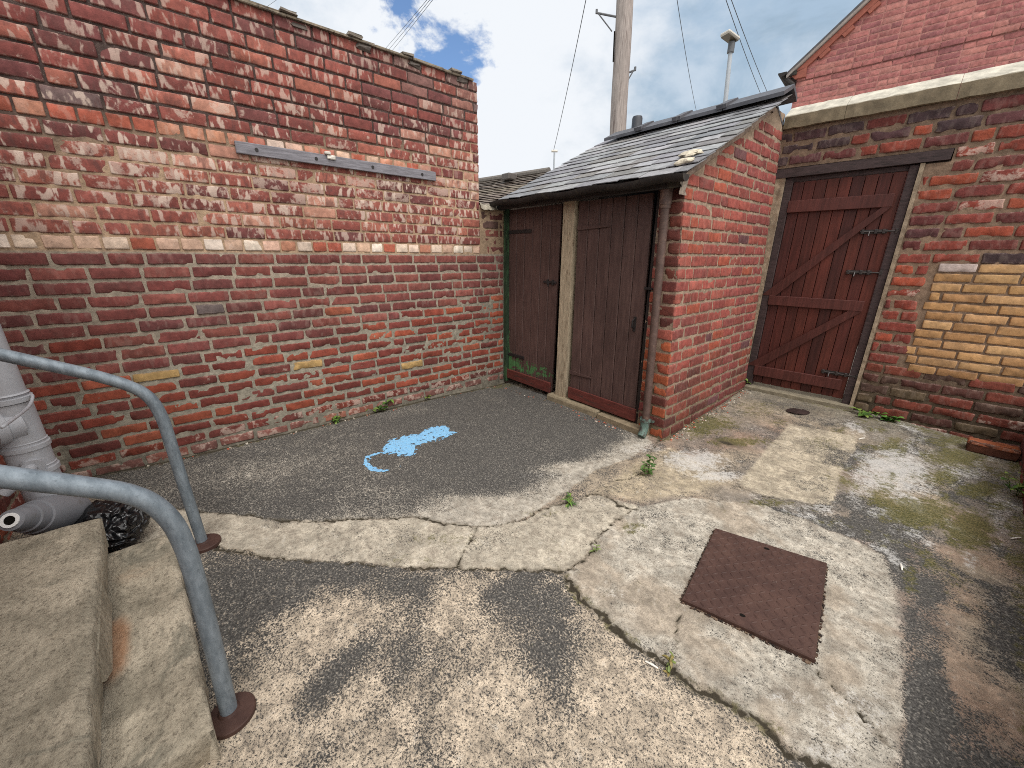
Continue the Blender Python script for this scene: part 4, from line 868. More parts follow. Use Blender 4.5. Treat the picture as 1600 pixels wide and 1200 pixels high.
# loose brick
lb = MB(); p = gpz(1546, 713); p[1] = min(p[1]+.062, 4.590); ca = math.radians(4)
fr = lambda P: np.stack([p[0]+P[:, 0]*math.cos(ca)-P[:, 1]*math.sin(ca), p[1]+P[:, 0]*math.sin(ca)+P[:, 1]*math.cos(ca), p[2]+P[:, 2]], -1)
for _ in range(1):
    P0 = X3([.0, 0, 0])
    frt = (fr(X3([[-.125, -.062, 0]]))[0], X3([math.cos(ca), math.sin(ca), 0]), UP, X3([math.sin(ca), -math.cos(ca), 0]))
    add_brick(lb, frt, 0, .25, 0, .085, .0, lin(92, 56, 42), .2, 0, .006, dens=.014, back=-.02)
    frt2 = (fr(X3([[-.125, -.064, .083]]))[0], X3([math.cos(ca), math.sin(ca), 0]), X3([-math.sin(ca), math.cos(ca), 0]), UP)
    add_brick(lb, frt2, 0, .25, 0, .125, .0, lin(148, 84, 54), .15, 0, .006, dens=.014, back=-.02)
lb.box((-.118, -.056, .002), (.118, .058, .076), 0, lin(100, 60, 44), fr=fr)
tag(lb.build('loose_brick', M['brick_rough'], origin=p, smooth=True), 'single worn orange brick lying loose at the foot of the gate wall', 'brick')
# rag / rusty scrap in front of the gate
p = gpz(1247, 644); t = MB(); nxs, nys = 16, 10; V = []
for i in range(nxs):
    for j in range(nys):
        u, v = i/(nxs-1)*2-1, j/(nys-1)*2-1; r = np.hypot(u, v); s = 1/max(1, r) ; hgt = .018*max(0, 1-r*.8)+.018*(fbm(np.array([u*2.5]), np.array([v*2.5+4]), 1., 3)[0]-.4)
        V.append((p[0]+u*s*.085, p[1]+v*s*.085+u*.02, p[2]+.004+max(0, hgt)))
t.add(V, [(i*nys+j, (i+1)*nys+j, (i+1)*nys+j+1, i*nys+j+1) for i in range(nxs-1) for j in range(nys-1)], 0)
tag(t.build('rag', plain('dark_rag', tuple(lin(52, 40, 38)), .4, 30, .6, .9, .2), origin=p, smooth=True), 'crumpled dark brown rag lying in front of the gate step', 'rag')
# ------------------------------------------------------------------ stone steps
steps = thing('stone_steps', 'pair of worn sandstone door steps at the lower left', 'steps', (-1.6, -.45, 0))
m, nt, b = new_mat('worn_sandstone'); g = N(nt); P = g.obj(); n1_ = g.noise(P, 5, 8, .7, .4); n2_ = g.noise(P, 60, 6, .7); n3_ = g.noise(P, 2.2, 5, .6, .6); n5_ = g.noise(g.scale(P, (1, 3, 1)), 16, 8, .72, .8)
c = g.mix(g.step(n1_, .3, .7), tuple(lin(134, 126, 110)), tuple(lin(198, 186, 165))); c = g.mix(g.math('MULTIPLY', g.step(n3_, .56, .70), .40), c, tuple(lin(172, 140, 112)))
c = g.mix(g.math('MULTIPLY', g.step(g.noise(P, 3.4, 6, .7, .8), .52, .66), .7), c, tuple(lin(108, 106, 94))); c = g.mix(g.math('MULTIPLY', g.step(g.noise(P, 85, 6, .75), .50, .64), .62), c, tuple(lin(80, 72, 62)))
c = g.mix(g.math('MULTIPLY', g.step(n5_, .56, .70), .45), c, tuple(lin(98, 88, 72))); c = g.mix(g.math('MULTIPLY', g.step(g.noise(P, 7, 7, .75), .64, .70), .7), c, tuple(lin(196, 186, 166))); c = g.mix(g.math('MULTIPLY', g.step(g.noise(P, 24, 6, .75), .66, .72), .6), c, tuple(lin(204, 196, 180)))
g.out(b, c); g.bump(b, g.math('ADD', g.math('ADD', n2_, g.math('MULTIPLY', n5_, 1.6)), n1_), .9, .007); b.inputs['Roughness'].default_value = .9; M['sand'] = m
st_ = g.attr('col').outputs['Alpha']; c = g.mix(g.math('MULTIPLY', g.step(g.math('ADD', st_, g.math('MULTIPLY', g.math('SUBTRACT', n1_, .5), .9)), .25, .75), .62), c, tuple(lin(168, 116, 78))); g.out(b, c)
def slab(mb, cs, z0, z1, edge, nseed, tilt=0.0):
    # cs: front-left, front-right, back-right, back-left seen from above
    fl, fr_, br_, bl = [X3(c) for c in cs]; nu, nv = 110, 34; us = np.concatenate([[0, 0, .0], np.linspace(0, 1, nu), [1, 1, 1.]]); vs = np.concatenate([[0, 0, 0.], np.linspace(0, 1, nv), [1, 1, 1.]])
    A, B = np.meshgrid(us, vs, indexing='ij'); I, J = np.meshgrid(np.arange(len(us)), np.arange(len(vs)), indexing='ij')
    lv = np.minimum(np.minimum(I, len(us)-1-I), np.minimum(J, len(vs)-1-J)); lvl = np.clip(3-lv, 0, 3)      # 0 top, 3 foot of the side
    X = (fl[0]*(1-A)+fr_[0]*A)*(1-B)+(bl[0]*(1-A)+br_[0]*A)*B; Y = (fl[1]*(1-A)+fr_[1]*A)*(1-B)+(bl[1]*(1-A)+br_[1]*A)*B
    cx, cy = X.mean(), Y.mean(); Lx, Ly = abs(fr_-fl).max(), abs(bl-fl).max()
    e = np.minimum(np.minimum(A, 1-A)*Lx, np.minimum(B, 1-B)*Ly)
    Z = z1+(fbm(X*5+nseed, Y*5, 2., 3)-.5)*.009+(fbm(X*30, Y*30, 2., 3)-.5)*.003-edge*np.clip(1-e/.016, 0, 1)**2*(1.4*fbm(X*14, Y*14, 4., 3))+tilt*(Y-fl[1])
    Z = np.where(lvl == 1, Z-.006, Z); Z = np.where(lvl == 2, z0+(z1-z0)*.45, Z); Z = np.where(lvl == 3, z0, Z)
    out = np.where(lvl == 1, .006, np.where(lvl == 2, .004, np.where(lvl == 3, -.004, 0.)))+(fbm(X*14+Z*9, Y*14-Z*8, 7., 3)-.5)*.016*(lvl > 0)
    out = out-np.where(I > len(us)-4, np.where(lvl == 2, .022, np.where(lvl == 3, .034, 0.)), 0.)
    X = X+np.where(I < 3, -1, np.where(I > len(us)-4, 1, 0))*out; Y = Y+np.where(J < 3, 1, np.where(J > len(vs)-4, -1, 0))*out
    k = len(vs); pS = on_z(176, 1010, .155); sa = 1.1*np.exp(-((Y-pS[1])/.045)**2)*np.exp(-((X-pS[0])/.17)**2)*(z1 < .2); cc = np.full((X.size, 4), .5); cc[:, 3] = sa.ravel()
    mb.add(np.stack([X, Y, Z], -1).reshape(-1, 3), [(i*k+j, (i+1)*k+j, (i+1)*k+j+1, i*k+j+1) for i in range(len(us)-1) for j in range(k-1)], 0, cc)
t = MB(); slab(t, ((-2.21, -.222), (-1.105, -.160), (-1.03, -.45), (-2.22, -.45)), -.03, .150, .012, 3, .02); t.build('lower_step', M['sand'], steps, smooth=True)
t = MB(); slab(t, ((-2.228, -.428), (-1.035, -.362), (-.98, -.715), (-2.235, -.715)), .170, .320, .010, 9, -.04); t.build('upper_step', M['sand'], steps, smooth=True)
t = MB(); t.box((-2.18, -.71, -.02), (-1.06, -.445, .165), 0); t.build('riser', M['sand'], steps)
t = MB(); V = X3([(-1.80, -.404, .272), (-1.42, -.382, .272), (-1.40, -.380, .20), (-1.47, -.378, .168), (-1.80, -.400, .172)]); V2 = V+X3([.0, .008, -.002]); t.add(np.concatenate([V, V2]), [tuple(range(5)), tuple(range(5, 10))]+[(i, (i+1) % 5, 5+(i+1) % 5, 5+i) for i in range(5)], 0, lin(170, 164, 148)); t.build('broken_stone', M['sand'], steps)
# ------------------------------------------------------------------ handrails
m, nt, b = new_mat('galvanised_tube'); g = N(nt); P = g.obj(); n_ = g.noise(g.scale(P, (3, 3, 1)), 14, 8, .7); n2_ = g.noise(P, 90, 4, .7)
c = g.mix(g.step(n_, .3, .7), tuple(lin(108, 118, 126)), tuple(lin(142, 152, 160))); c = g.mix(g.math('MULTIPLY', g.step(n2_, .56, .7), .6), c, tuple(lin(90, 98, 104))); c = g.mix(g.math('MULTIPLY', g.step(g.noise(P, 30, 6, .75), .66, .72), .7), c, tuple(lin(176, 182, 186)))
g.out(b, c); b.inputs['Metallic'].default_value = .35; b.inputs['Roughness'].default_value = .5; g.bump(b, n2_, .2, .002); M['galv'] = m
def smooth(pts, n=6):
    P = [X3(p) for p in pts]; P = [2*P[0]-P[1]]+P+[2*P[-1]-P[-2]]; out = []
    for i in range(1, len(P)-2):
        for k in range(n):
            t = k/n; a, b_, c_, d = P[i-1:i+3]; out.append(.5*((2*b_)+(-a+c_)*t+(2*a-5*b_+4*c_-d)*t*t+(-a+3*b_-3*c_+d)*t**3))
    out.append(P[-2]); return out
for (x, prof_, lab) in ((-1.232, [(-.122, .012), (-.112, .30), (-.106, .56), (-.108, .66), (-.118, .735), (-.143, .80), (-.183, .848), (-.24, .888), (-.345, .956), (-.725, 1.20)], 'nearer galvanised tube handrail rising beside the stone steps'),
                        (-2.234, [(-.127, .012), (-.134, .35), (-.137, .62), (-.140, .70), (-.152, .775), (-.175, .828), (-.212, .868), (-.27, .912), (-.37, .972), (-.725, 1.17)], 'farther galvanised tube handrail, nearest the grey soil pipe')):
    bz = zat(x, -.12); r = thing('handrail', lab, 'handrail', (x, -.122, bz), 'handrails either side of the stone steps')
    t = MB(); t.tube(smooth([(x, y, z) for y, z in prof_]), .0232, 22); t.build('tube', M['galv'], r, smooth=True, ang=50)
    t = MB(); w = 26; cx_, cy_ = x+.012, -.118; t.tube([(cx_, cy_, bz-.004), (cx_, cy_, bz+.014), (cx_, cy_, bz+.0175), (cx_, cy_, bz+.018)], [.066, .066, .063, .030], w); t.tube([(x, -.122, bz+.017), (x, -.122, bz+.024)], [.031, .026], 20); t.build('base_plate', M['rust'], r, smooth=True, ang=35)
# ------------------------------------------------------------------ house wall behind the steps (left edge of the view)
HY = -.86
hw = MB(); frH = (X3([0, HY, 0]), X3([1.0, 0, 0]), UP, X3([0, 1.0, 0]))
for k in range(17):
    z0 = -.02+k*CO
    for (a, e) in rowcut(-3.42, -1.6, RS.rand()*.2, lambda: .236): add_brick(hw, frH, a+.006, e-.006, z0, z0+CO-.013, RS.uniform(0, .005), pick(orange), .15, .05, .004, dens=.022)
mortar_sheet(hw, frH, -3.42, -1.55, -.1, 1.4, .014, lambda A, B: -.003+(fbm(A*30, B*30, 5., 3)-.5)*.01, lambda A, B: lin(146, 134, 116)*(.7+.6*fbm(A*9, B*9, 3., 3)[..., None]))
hw.box((-3.42, HY-.3, -.2), (1.2, HY-.012, 2.7), 1, lin(128, 74, 62))
tag(hw.build('house_wall', [M['brick_rough'], M['mortar']], origin=(-1.5, HY, 0), smooth=True), 'orange brick house wall behind the grey soil pipe', 'wall')
# soil pipe
M['upvc'] = plain('grey_plastic_pipe', tuple(lin(172, 173, 178)), .10, 6, .05, .42, .45, second=tuple(lin(142, 140, 138)), thr=(.52, .72), s2=6)
PX, PY = -2.625, -.635
sp = thing('soil_pipe', 'grey plastic soil pipe with a side branch on the brick wall', 'drain pipe', (PX, PY, 0))
t = MB(); t.tube([(PX, PY, 0), (PX, PY, 2.9)], .066, 28); t.build('pipe', M['upvc'], sp, smooth=True, ang=50)
for z in (.795, .575, .455):
    t = MB(); t.tube([(PX, PY, z-.014), (PX, PY, z-.010), (PX, PY, z+.010), (PX, PY, z+.014)], [.068, .078, .078, .068], 28); t.tube([(PX, PY, z+.020), (PX, PY, z+.024), (PX, PY, z+.030)], [.068, .074, .068], 28); t.build('collar', M['upvc'], sp, smooth=True, ang=40)
t = MB(); t.tube([(PX, PY, .40), (PX, PY, .78)], .0705, 28); t.build('fitting', M['upvc'], sp, smooth=True, ang=50)
bp0 = X3([PX+.03, PY+.02, .685]); br0 = X3([.42, -.90, .02]); t = MB(); t.tube([bp0, bp0+br0*.06, bp0+br0*.40], .058, 24); t.tube([bp0+br0*.045, bp0+br0*.048, bp0+br0*.080, bp0+br0*.083], [.058, .068, .068, .058], 24); t.build('branch_pipe', M['upvc'], sp, smooth=True, ang=45)
t = MB(); q = X3([PX+.045, PY+.005, .50]); t.tube([q, q+X3([.042, .012, -.006])], .036, 18); t.tube(smooth([q+X3([.02, .005, -.003]), q+X3([.062, .0, -.012]), q+X3([.085, -.03, -.035]), q+X3([.09, -.08, -.075])]), .021, 16); t.build('waste_elbow', M['upvc'], sp, smooth=True, ang=45)
t = MB(); t.tube(smooth([(PX+.45, PY+.075, .80), (PX+.25, PY+.085, .79), (PX+.12, PY+.085, .785), (PX+.03, PY+.082, .80), (PX-.04, PY+.06, .80)]), .006, 8); t.tube([(PX-.065, PY+.02, .72), (PX-.095, PY+.02, .72)], .016, 10); t.build('strap', M['upvc'], sp, smooth=True)
# conical grey plastic fitting / bottle lying behind the steps
a_ = at_depth(16, 813, 1.60); e_ = at_depth(114, 799, 1.93); d_ = e_-a_; L_ = np.linalg.norm(d_); d_ /= L_
bo = thing('plastic_bottle', 'grey plastic bottle with a white ringed mouth lying behind the top step', 'bottle', (float((a_+e_)[0]/2), float((a_+e_)[1]/2), 0))
pr = [(0, .028), (.01, .046), (.10, .053), (.17, .055), (.20, .056), (.205, .064), (.28, .068), (.33, .070), (.335, .078), (.44, .088), (.56, .094), (.75, .096), (.93, .095), (.97, .088), (1.0, .074)]
t = MB(); t.tube([a_+d_*L_*s for s, r in pr], [r*.92 for s, r in pr], 32, cap=False); n = len(pr); t.f.append(tuple((n-1)*32+k for k in range(32))); t.mi.append(0); t.build('body', plain('dull_grey_plastic', tuple(lin(126, 127, 132)), .12, 9, .06, .5, .4, second=tuple(lin(108, 106, 104)), thr=(.55, .75), s2=8), bo, smooth=True, ang=50)
t = MB(); o1 = a_-d_*.004; V = []
for (r, s) in ((.030, 0), (.030, -.005), (.0185, -.005), (.0185, .02)):
    rr = np.cross(d_, X3([0, 0, 1.])); rr /= np.linalg.norm(rr); uu = np.cross(rr, d_)
    V += [a_+d_*s+(rr*math.cos(w)+uu*math.sin(w))*r for w in np.linspace(0, 2*math.pi, 25)[:-1]]
t.add(V, [(i*24+k, i*24+(k+1) % 24, (i+1)*24+(k+1) % 24, (i+1)*24+k) for i in range(3) for k in range(24)]); t.build('mouth_ring', plain('white_plastic', (.85, .85, .84), .05, 10, 0, .4), bo, smooth=True, ang=40)
t = MB(); t.add([a_-d_*.003+(rr*math.cos(w)+uu*math.sin(w))*.0182 for w in np.linspace(0, 2*math.pi, 25)[:-1]], [tuple(range(24))]); t.build('mouth_hole', M['void'], bo)
# black rubbish bag
m, nt, b = new_mat('black_polythene'); g = N(nt); P = g.obj(); b.inputs['Base Color'].default_value = (.010, .010, .011, 1); b.inputs['Roughness'].default_value = .16; b.inputs['Specular IOR Level'].default_value = .6
w1 = g.noise(g.scale(P, (1, 1, 1.4)), 7, 1, .4, 2.2); g.bump(b, g.math('ADD', w1, g.math('MULTIPLY', g.noise(P, 17, 1, .4, 1.5), .4)), .9, .06); M['bag'] = m
cb = X3([-2.50, -.455, .125]); t = MB(); n1, n2 = 44, 72; V = []
for i in range(n1+1):
    for j in range(n2):
        th, ph = math.pi*i/n1, 2*math.pi*j/n2; x, y, z = math.sin(th)*math.cos(ph), math.sin(th)*math.sin(ph), math.cos(th)
        nz_ = fbm(np.array([x*1.7+3]), np.array([y*1.7]), z*1.7, 3)[0]-.5; rd = (1-abs(fbm(np.array([x*2.6+8]), np.array([y*2.6]), z*2.6, 2)[0]-.5)*7)
        r = 1+.55*nz_+.09*rd; V.append(cb+X3([x*.165*r, y*.13*r, z*.115*r]))
V = X3(V); V[:, 2] = np.maximum(V[:, 2], .012)
t.add(V, [(i*n2+j, i*n2+(j+1) % n2, (i+1)*n2+(j+1) % n2, (i+1)*n2+j) for i in range(n1) for j in range(n2)])
tag(t.build('rubbish_bag', M['bag'], origin=(cb[0], cb[1], 0), smooth=True), 'shiny crumpled black rubbish bag slumped at the end of the steps', 'bag')
# ------------------------------------------------------------------ neighbour's brick house beyond the lane
HD = X3([.9928, .1199, 0]); HN = X3([.1199, -.9928, 0]); HO = X3([-2.802, 8.533, 0])
frN = (HO, HD, UP, HN)
def HP(P): P = np.asarray(P, float); return HO+P[:, :1]*HD+P[:, 1:2]*UP+P[:, 2:3]*HN       # (u, z, n)
hs = thing('brick_house', 'red brick gabled house rising beyond the gate wall', 'house', HO+HD*3)
verge = lambda u: 4.36+(u+.03)*.845
t = MB(); hp = [lin(166, 104, 100), lin(158, 98, 96), lin(174, 112, 106), lin(150, 94, 94), lin(180, 120, 112)]
for k in range(32):
    z0 = 3.30+k*.078; zm = z0+.034
    for (a, e) in rowcut(0, 3.4, .117 if k % 2 else 0, lambda: RS.choice([.234, .117], p=[.75, .25])):
        if verge(a+.12) < z0+.12: continue
        add_brick(t, frN, a+.004, e-.004, z0, z0+.067, .001+(.012 if z0 > 4.15 else 0), pick(hp, j=.06), .05, .25*RS.rand(), .0012, dens=.09)
hc = lambda A, B: np.broadcast_to(lin(178, 124, 116), A.shape+(3,))*(.85+.3*fbm(A*6, B*6, 3., 2)[..., None])
mortar_sheet(t, frN, 0, 3.42, 3.25, 5.9, .06, lambda A, B: -.002+.012*(B > 4.15)-.02*((B > 4.135) & (B < 4.16)), hc, inside=lambda a, b: b < 4.26+(a-.04)*.845)
P = [(0, -.2, -.02), (6, -.2, -.02), (6, 4.2, -.02), (3, 6.85, -.02), (0, 4.25, -.02)]; Q = [(a, z, -8.0) for a, z, c_ in P]
t.add(HP(P+Q), [tuple(range(5)), tuple(range(5, 10))]+[(i, (i+1) % 5, 5+(i+1) % 5, 5+i) for i in range(5)], 1, lin(150, 90, 84)); t.build('wall', [M['brick_house'], M['mortar']], hs, smooth=True)
M['roofdark'] = plain('grey_roof_tile', tuple(lin(88, 86, 88)), .3, 12, .4, .8, .3)
t = MB(); s_ = .845
def roofquad(u0, z0, u1, z1, th): 
    P = [(u0, z0, .11), (u1, z1, .11), (u1, z1, -8.1), (u0, z0, -8.1)]; Q = [(a, z+th, c_) for a, z, c_ in P]; t.add(HP(P+Q), [(0, 1, 2, 3), (4, 5, 6, 7), (0, 1, 5, 4), (1, 2, 6, 5), (2, 3, 7, 6), (3, 0, 4, 7)])
roofquad(-.14, verge(-.14)-.015, 3.0, verge(3.0)-.015, .045); roofquad(3.0, verge(3.0)-.014, 6.15, verge(3.0)-.014-3.15*.845, .045); rfo = t.build('roof', M['roofdark'], hs)
M['vergec'] = plain('pale_verge_strip', tuple(lin(176, 170, 166)), .15, 10, .2, .7)
t = MB(); P = [(-.14, verge(-.14)-.045, .09), (3.0, verge(3.0)-.045, .09), (3.0, verge(3.0)-.016, .118), (-.14, verge(-.14)-.016, .118), (-.14, verge(-.14)-.05, .0), (3.0, verge(3.0)-.05, .0)]; t.add(HP(P), [(0, 1, 2, 3), (0, 1, 5, 4)]); t.build('verge', M['vergec'], rfo)
M['bargebrick'] = plain('red_brick_corbel', tuple(lin(150, 88, 74)), .2, 20, .3, .85)
t = MB(); P = X3([(-.10, verge(-.10)-.06, .0), (3.0, verge(3.0)-.06, .0), (3.0, verge(3.0)-.16, .0), (.12, verge(.12)-.16, .0), (.12, 4.19, 0), (-.02, 4.19, 0), (-.10, 4.27, 0)]); Q = P.copy(); P[:, 2] = .055; Q[:, 2] = -.01; n = len(P)
t.add(HP(np.concatenate([P, Q])), [tuple(range(n)), tuple(range(n, 2*n))]+[(i, (i+1) % n, n+(i+1) % n, n+i) for i in range(n)]); t.build('corbel', M['bargebrick'], hs)
for k in range(12):
    u = .30+k*.245; z = verge(u)-.165; c_, s2_ = 1/math.hypot(1, .845), .845/math.hypot(1, .845); t = MB()
    q_ = [(-.07, -.055), (.07, -.055), (.07, .0), (-.07, .0)]; P = [(u+a*c_-e*s2_, z+a*s2_+e*c_, .052) for a, e in q_]+[(u+a*c_-e*s2_, z+a*s2_+e*c_, .0) for a, e in q_]
    t.add(HP(P), [(0, 1, 2, 3), (4, 5, 6, 7), (0, 1, 5, 4), (1, 2, 6, 5), (2, 3, 7, 6), (3, 0, 4, 7)]); t.build('dentil', M['bargebrick'], hs)
t = MB(); w = np.linspace(math.pi, 2*math.pi, 9); V = []
for nn_ in (.14, -8.0): V += HP([(-.20+.06*math.cos(a), 4.30+.06*math.sin(a), nn_) for a in w]).tolist()
t.add(V, [(i, i+1, 9+i+1, 9+i) for i in range(8)]+[tuple(range(9)), tuple(range(9, 18))]); t.box((-.19, 4.245, .02), (-.005, 4.30, .08), 0, fr=HP); t.tube(HP(X3([(-.17, 4.24, .05), (-.10, 4.17, .05), (-.02, 4.10, .05)])), .035, 10); t.build('gutter', M['gutter'], hs)
# ------------------------------------------------------------------ telegraph pole
TP = X3([-4.745, 6.455]); M['pole'] = plain('weathered_pole_wood', tuple(lin(152, 143, 138)), .30, 9, .6, .85, .2, stretch=(5, 5, .45), second=tuple(lin(104, 92, 88)), thr=(.54, .68), s2=5)
pole = thing('telegraph_pole', 'tall weathered wooden telegraph pole behind the slate roofed outhouse', 'telegraph pole', (TP[0], TP[1], -.2))
pe = lambda z: X3([TP[0]-.026*(z-3.37), TP[1]-.019*(z-3.37), z])
t = MB(); zs = np.linspace(-.3, 8.3, 30); t.tube([pe(z)+X3([.006*math.sin(z*3), .006*math.cos(z*2.3), 0]) for z in zs], [.150-.0035*z for z in zs], 24); t.build('shaft', M['pole'], pole, smooth=True, ang=60)
M['polesteel'] = plain('dull_steel', tuple(lin(92, 94, 98)), .2, 20, .2, .6, .4)
rt = X3([math.cos(YAW), math.sin(YAW), 0])
for (sgn, z) in ((-1, 5.06), (1, 4.30)):
    t = MB(); b0 = pe(z)+rt*sgn*.06; e0 = b0+rt*sgn*(.28 if sgn < 0 else .27)+X3([0, 0, .045])+X3([-.05, -.1, 0]); t.tube([b0, e0], .016, 8); t.tube([e0-X3([0, 0, .01]), e0+X3([0, 0, .045])], .018, 8); t.tube([e0-rt*sgn*.02, pe(z-.19)+rt*sgn*.12+X3([-.03, -.06, 0])], .010, 8); t.build('climbing_step', M['polesteel'], pole)
t = MB(); t.tube([pe(z)+rt*-.146+X3([.03, -.03, 0]) for z in (4.86, 4.75, 4.55, 4.45)], .012, 6); t.build('cable_strip', M['void'], pole)
top = pe(8.15)
# ------------------------------------------------------------------ street lamp
ls = thing('street_lamp', 'grey street lamp with flat square lantern above the slate roof', 'street lamp', (-5.92, 12.93, -.2))
M['lampgrey'] = plain('galvanised_lamp_grey', tuple(lin(168, 174, 180)), .1, 8, .1, .5, .4)
t = MB(); t.tube([(-5.86, 12.95, -.2), (-5.93, 12.92, 5.4), (-5.99, 12.89, 6.72)], [.085, .060, .052], 14); t.build('lamp_post', M['lampgrey'], ls, smooth=True, ang=50)
lp = X3([-5.99, 12.89, 6.72]); t = MB(); t.tube([lp-X3([0, 0, .02]), lp+X3([0, 0, .22])], .085, 14); t.build('socket', M['polesteel'], ls, smooth=True, ang=50)
fw2 = X3([-.25, -.85, 0]); fw2 /= np.linalg.norm(fw2); rg2 = X3([-fw2[1], fw2[0], 0])
def LP(P): P = np.asarray(P, float); return lp+X3([0, 0, .30])+P[:, :1]*fw2+P[:, 1:2]*rg2+P[:, 2:3]*UP+P[:, :1]*UP*.22
t = MB(); t.box((-.12, -.15, -.04), (.32, .15, .04), 0, fr=LP, bev=.025); t.build('lantern', M['whiteplastic'], ls); t = MB(); t.box((-.09, -.125, -.06), (.29, .125, -.038), 0, fr=LP); t.build('lens', plain('dark_lens', tuple(lin(96, 88, 74)), .1, 8, .05, .3), ls)  # lens box on the underside coloured darker than the lantern
# ------------------------------------------------------------------ far roof and aerial mast
A1, A2 = on_z(690, 292, 4.3), on_z(858, 267, 4.3); dn = np.cross(A2-A1, UP); dn /= np.linalg.norm(dn); dn = dn if dn @ (EYE-A1) > 0 else -dn; dn[2] = 0
fh = thing('far_house', 'distant house with a dark tiled roof seen over the low wall', 'house', (A1+A2)/2*X3([1, 1, 0]))
t = MB(); B1, B2 = A1+dn*3.4-UP*2.1, A2+dn*3.4-UP*2.1; C1, C2 = A1-dn*3.4-UP*2.1, A2-dn*3.4-UP*2.1
nr = 26
for k in range(nr):
    s0, s1 = k/nr, (k+1)/nr; P = []
    for i in range(41):
        f = i/40
        for (s, o) in ((s0, 0), (s1, .03)): P.append((A1*(1-f)+A2*f)*(1-s)+(B1*(1-f)+B2*f)*s+UP*(o+.02*(RS.rand()-.5)))
    t.add(P, [(2*i, 2*i+1, 2*i+3, 2*i+2) for i in range(40)], 0, pick([lin(112, 100, 90), lin(96, 86, 78), lin(122, 110, 98)]))
P = [A1, A2, C2, C1]; t.add(P, [(0, 1, 2, 3)], 0, lin(90, 84, 80)); t.tube([A1, A2], .12, 10, 0, lin(104, 98, 92)); t.build('roof', M['slate'], fh)
t = MB(); P = [(B1-dn*.4), (B2-dn*.4), (C2+dn*.4), (C1+dn*.4)]; P = [p*X3([1, 1, 0])+UP*(2.30) for p in P]; Q = [p*X3([1, 1, 0])-UP*.25 for p in P]; t.add(P+Q, [(0, 1, 2, 3), (4, 5, 6, 7), (0, 1, 5, 4), (1, 2, 6, 5), (2, 3, 7, 6), (3, 0, 4, 7)], 0, lin(140, 86, 76))
t.add([P[1], P[2], A2-UP*.12], [(0, 1, 2)], 0, lin(140, 86, 76)); t.add([P[0], P[3], A1-UP*.12], [(0, 1, 2)], 0, lin(140, 86, 76)); t.build('wall', M['stone'], fh)
vt = A1*.27+A2*.73+dn*.35-UP*.2; t = MB(); t.box(vt-X3([.22, .22, .0]), vt+X3([.22, .22, .22]), 0, lin(90, 84, 80), bev=.03); t.build('vent_tile', M['slate'], fh)
am = thing('aerial_mast', 'thin grey mast with a small crossbar beyond the far roof', 'mast', at_depth(865, 300, 17)*X3([1, 1, 0])); a0 = at_depth(865, 275, 17); ax_, ay_ = a0[0], a0[1]
def mz(py): d = ray(865, py); return H+d[2]*math.hypot(ax_, ay_)/math.hypot(d[0], d[1])
t = MB(); t.tube([(ax_, ay_, -.2), (ax_, ay_, mz(235))], .035, 8); t.build('post', M['lampgrey'], am); t = MB(); c_ = X3([ax_, ay_, mz(236)]); t.tube([c_-rt*.13, c_+rt*.13], .05, 8); t.build('crossbar', M['whiteplastic'], am)
# ------------------------------------------------------------------ overhead cables from the pole
M['cable'] = plain('grey_cable', tuple(lin(70, 74, 80)), .05, 5, 0, .7)
for (px, py, dist, lab, sag) in ((865, 235, 16.9, 'thin cable dropping from the pole to the aerial mast', .25), (1092, 190, 22, 'thin cable falling behind the ridge, left of the street lamp', .3), (1213, 200, 20, 'left cable of the close pair right of the street lamp', .3), (1226, 200, 20, 'right cable of the close pair, nearest the gabled house', .3),
                                (602, 74, 30, 'topmost of three cables crossing towards the blue gap', .1), (607, 76, 30, 'middle one of three cables crossing towards the blue gap', .1), (612, 78, 30, 'lowest of three cables crossing towards the blue gap', .1), (380, 34, 40, 'single cable just above the tall wall at the upper left', .1)):
    q_ = at_depth(px, py, dist); tp = top+X3([.02*(px-900)/300, 0, .05*((px//5) % 3-1)])
    if px < 620: q_ = q_+(q_-tp)*.35
    t = MB(); t.tube([tp*(1-s)+q_*s-UP*sag*4*s*(1-s) for s in np.linspace(0, 1, 16)], .010 if px < 1000 else .009, 6); tag(t.build('overhead_cable', M['cable'], origin=tp), lab, 'cable', 'overhead cables')
# ------------------------------------------------------------------ weeds
m, nt, b = new_mat('weed_leaf'); g = N(nt); A = g.attr('col'); c = g.mix(1.0, A.outputs['Color'], val(g, g.step(g.noise(g.obj(), 40, 4, .6), .3, .7, .75, 1.2)), 'MULTIPLY'); g.out(b, c); b.inputs['Roughness'].default_value = .5
if 'Subsurface Weight' in b.inputs: b.inputs['Subsurface Weight'].default_value = 0.0
M['leaf'] = m
def leaf(mb, base, az, el, L, Wd, col, curl=.5):
    d = X3([math.cos(az), math.sin(az), 0]); sN = X3([-math.sin(az), math.cos(az), 0]); V = []; n = 5; p = X3(base, ); e = el
    for i in range(n+1):
        s = i/n; w = Wd*(math.sin(math.pi*min(.98, s*.9+.08))**.8); V += [p-sN*w+UP*w*.25, p, p+sN*w+UP*w*.25]
        p = p+(d*math.cos(e)+UP*math.sin(e))*L/n; e -= curl
    mb.add(V, [(i*3+k, i*3+k+1, i*3+k+4, i*3+k+3) for i in range(n) for k in (0, 1)], 0, col)
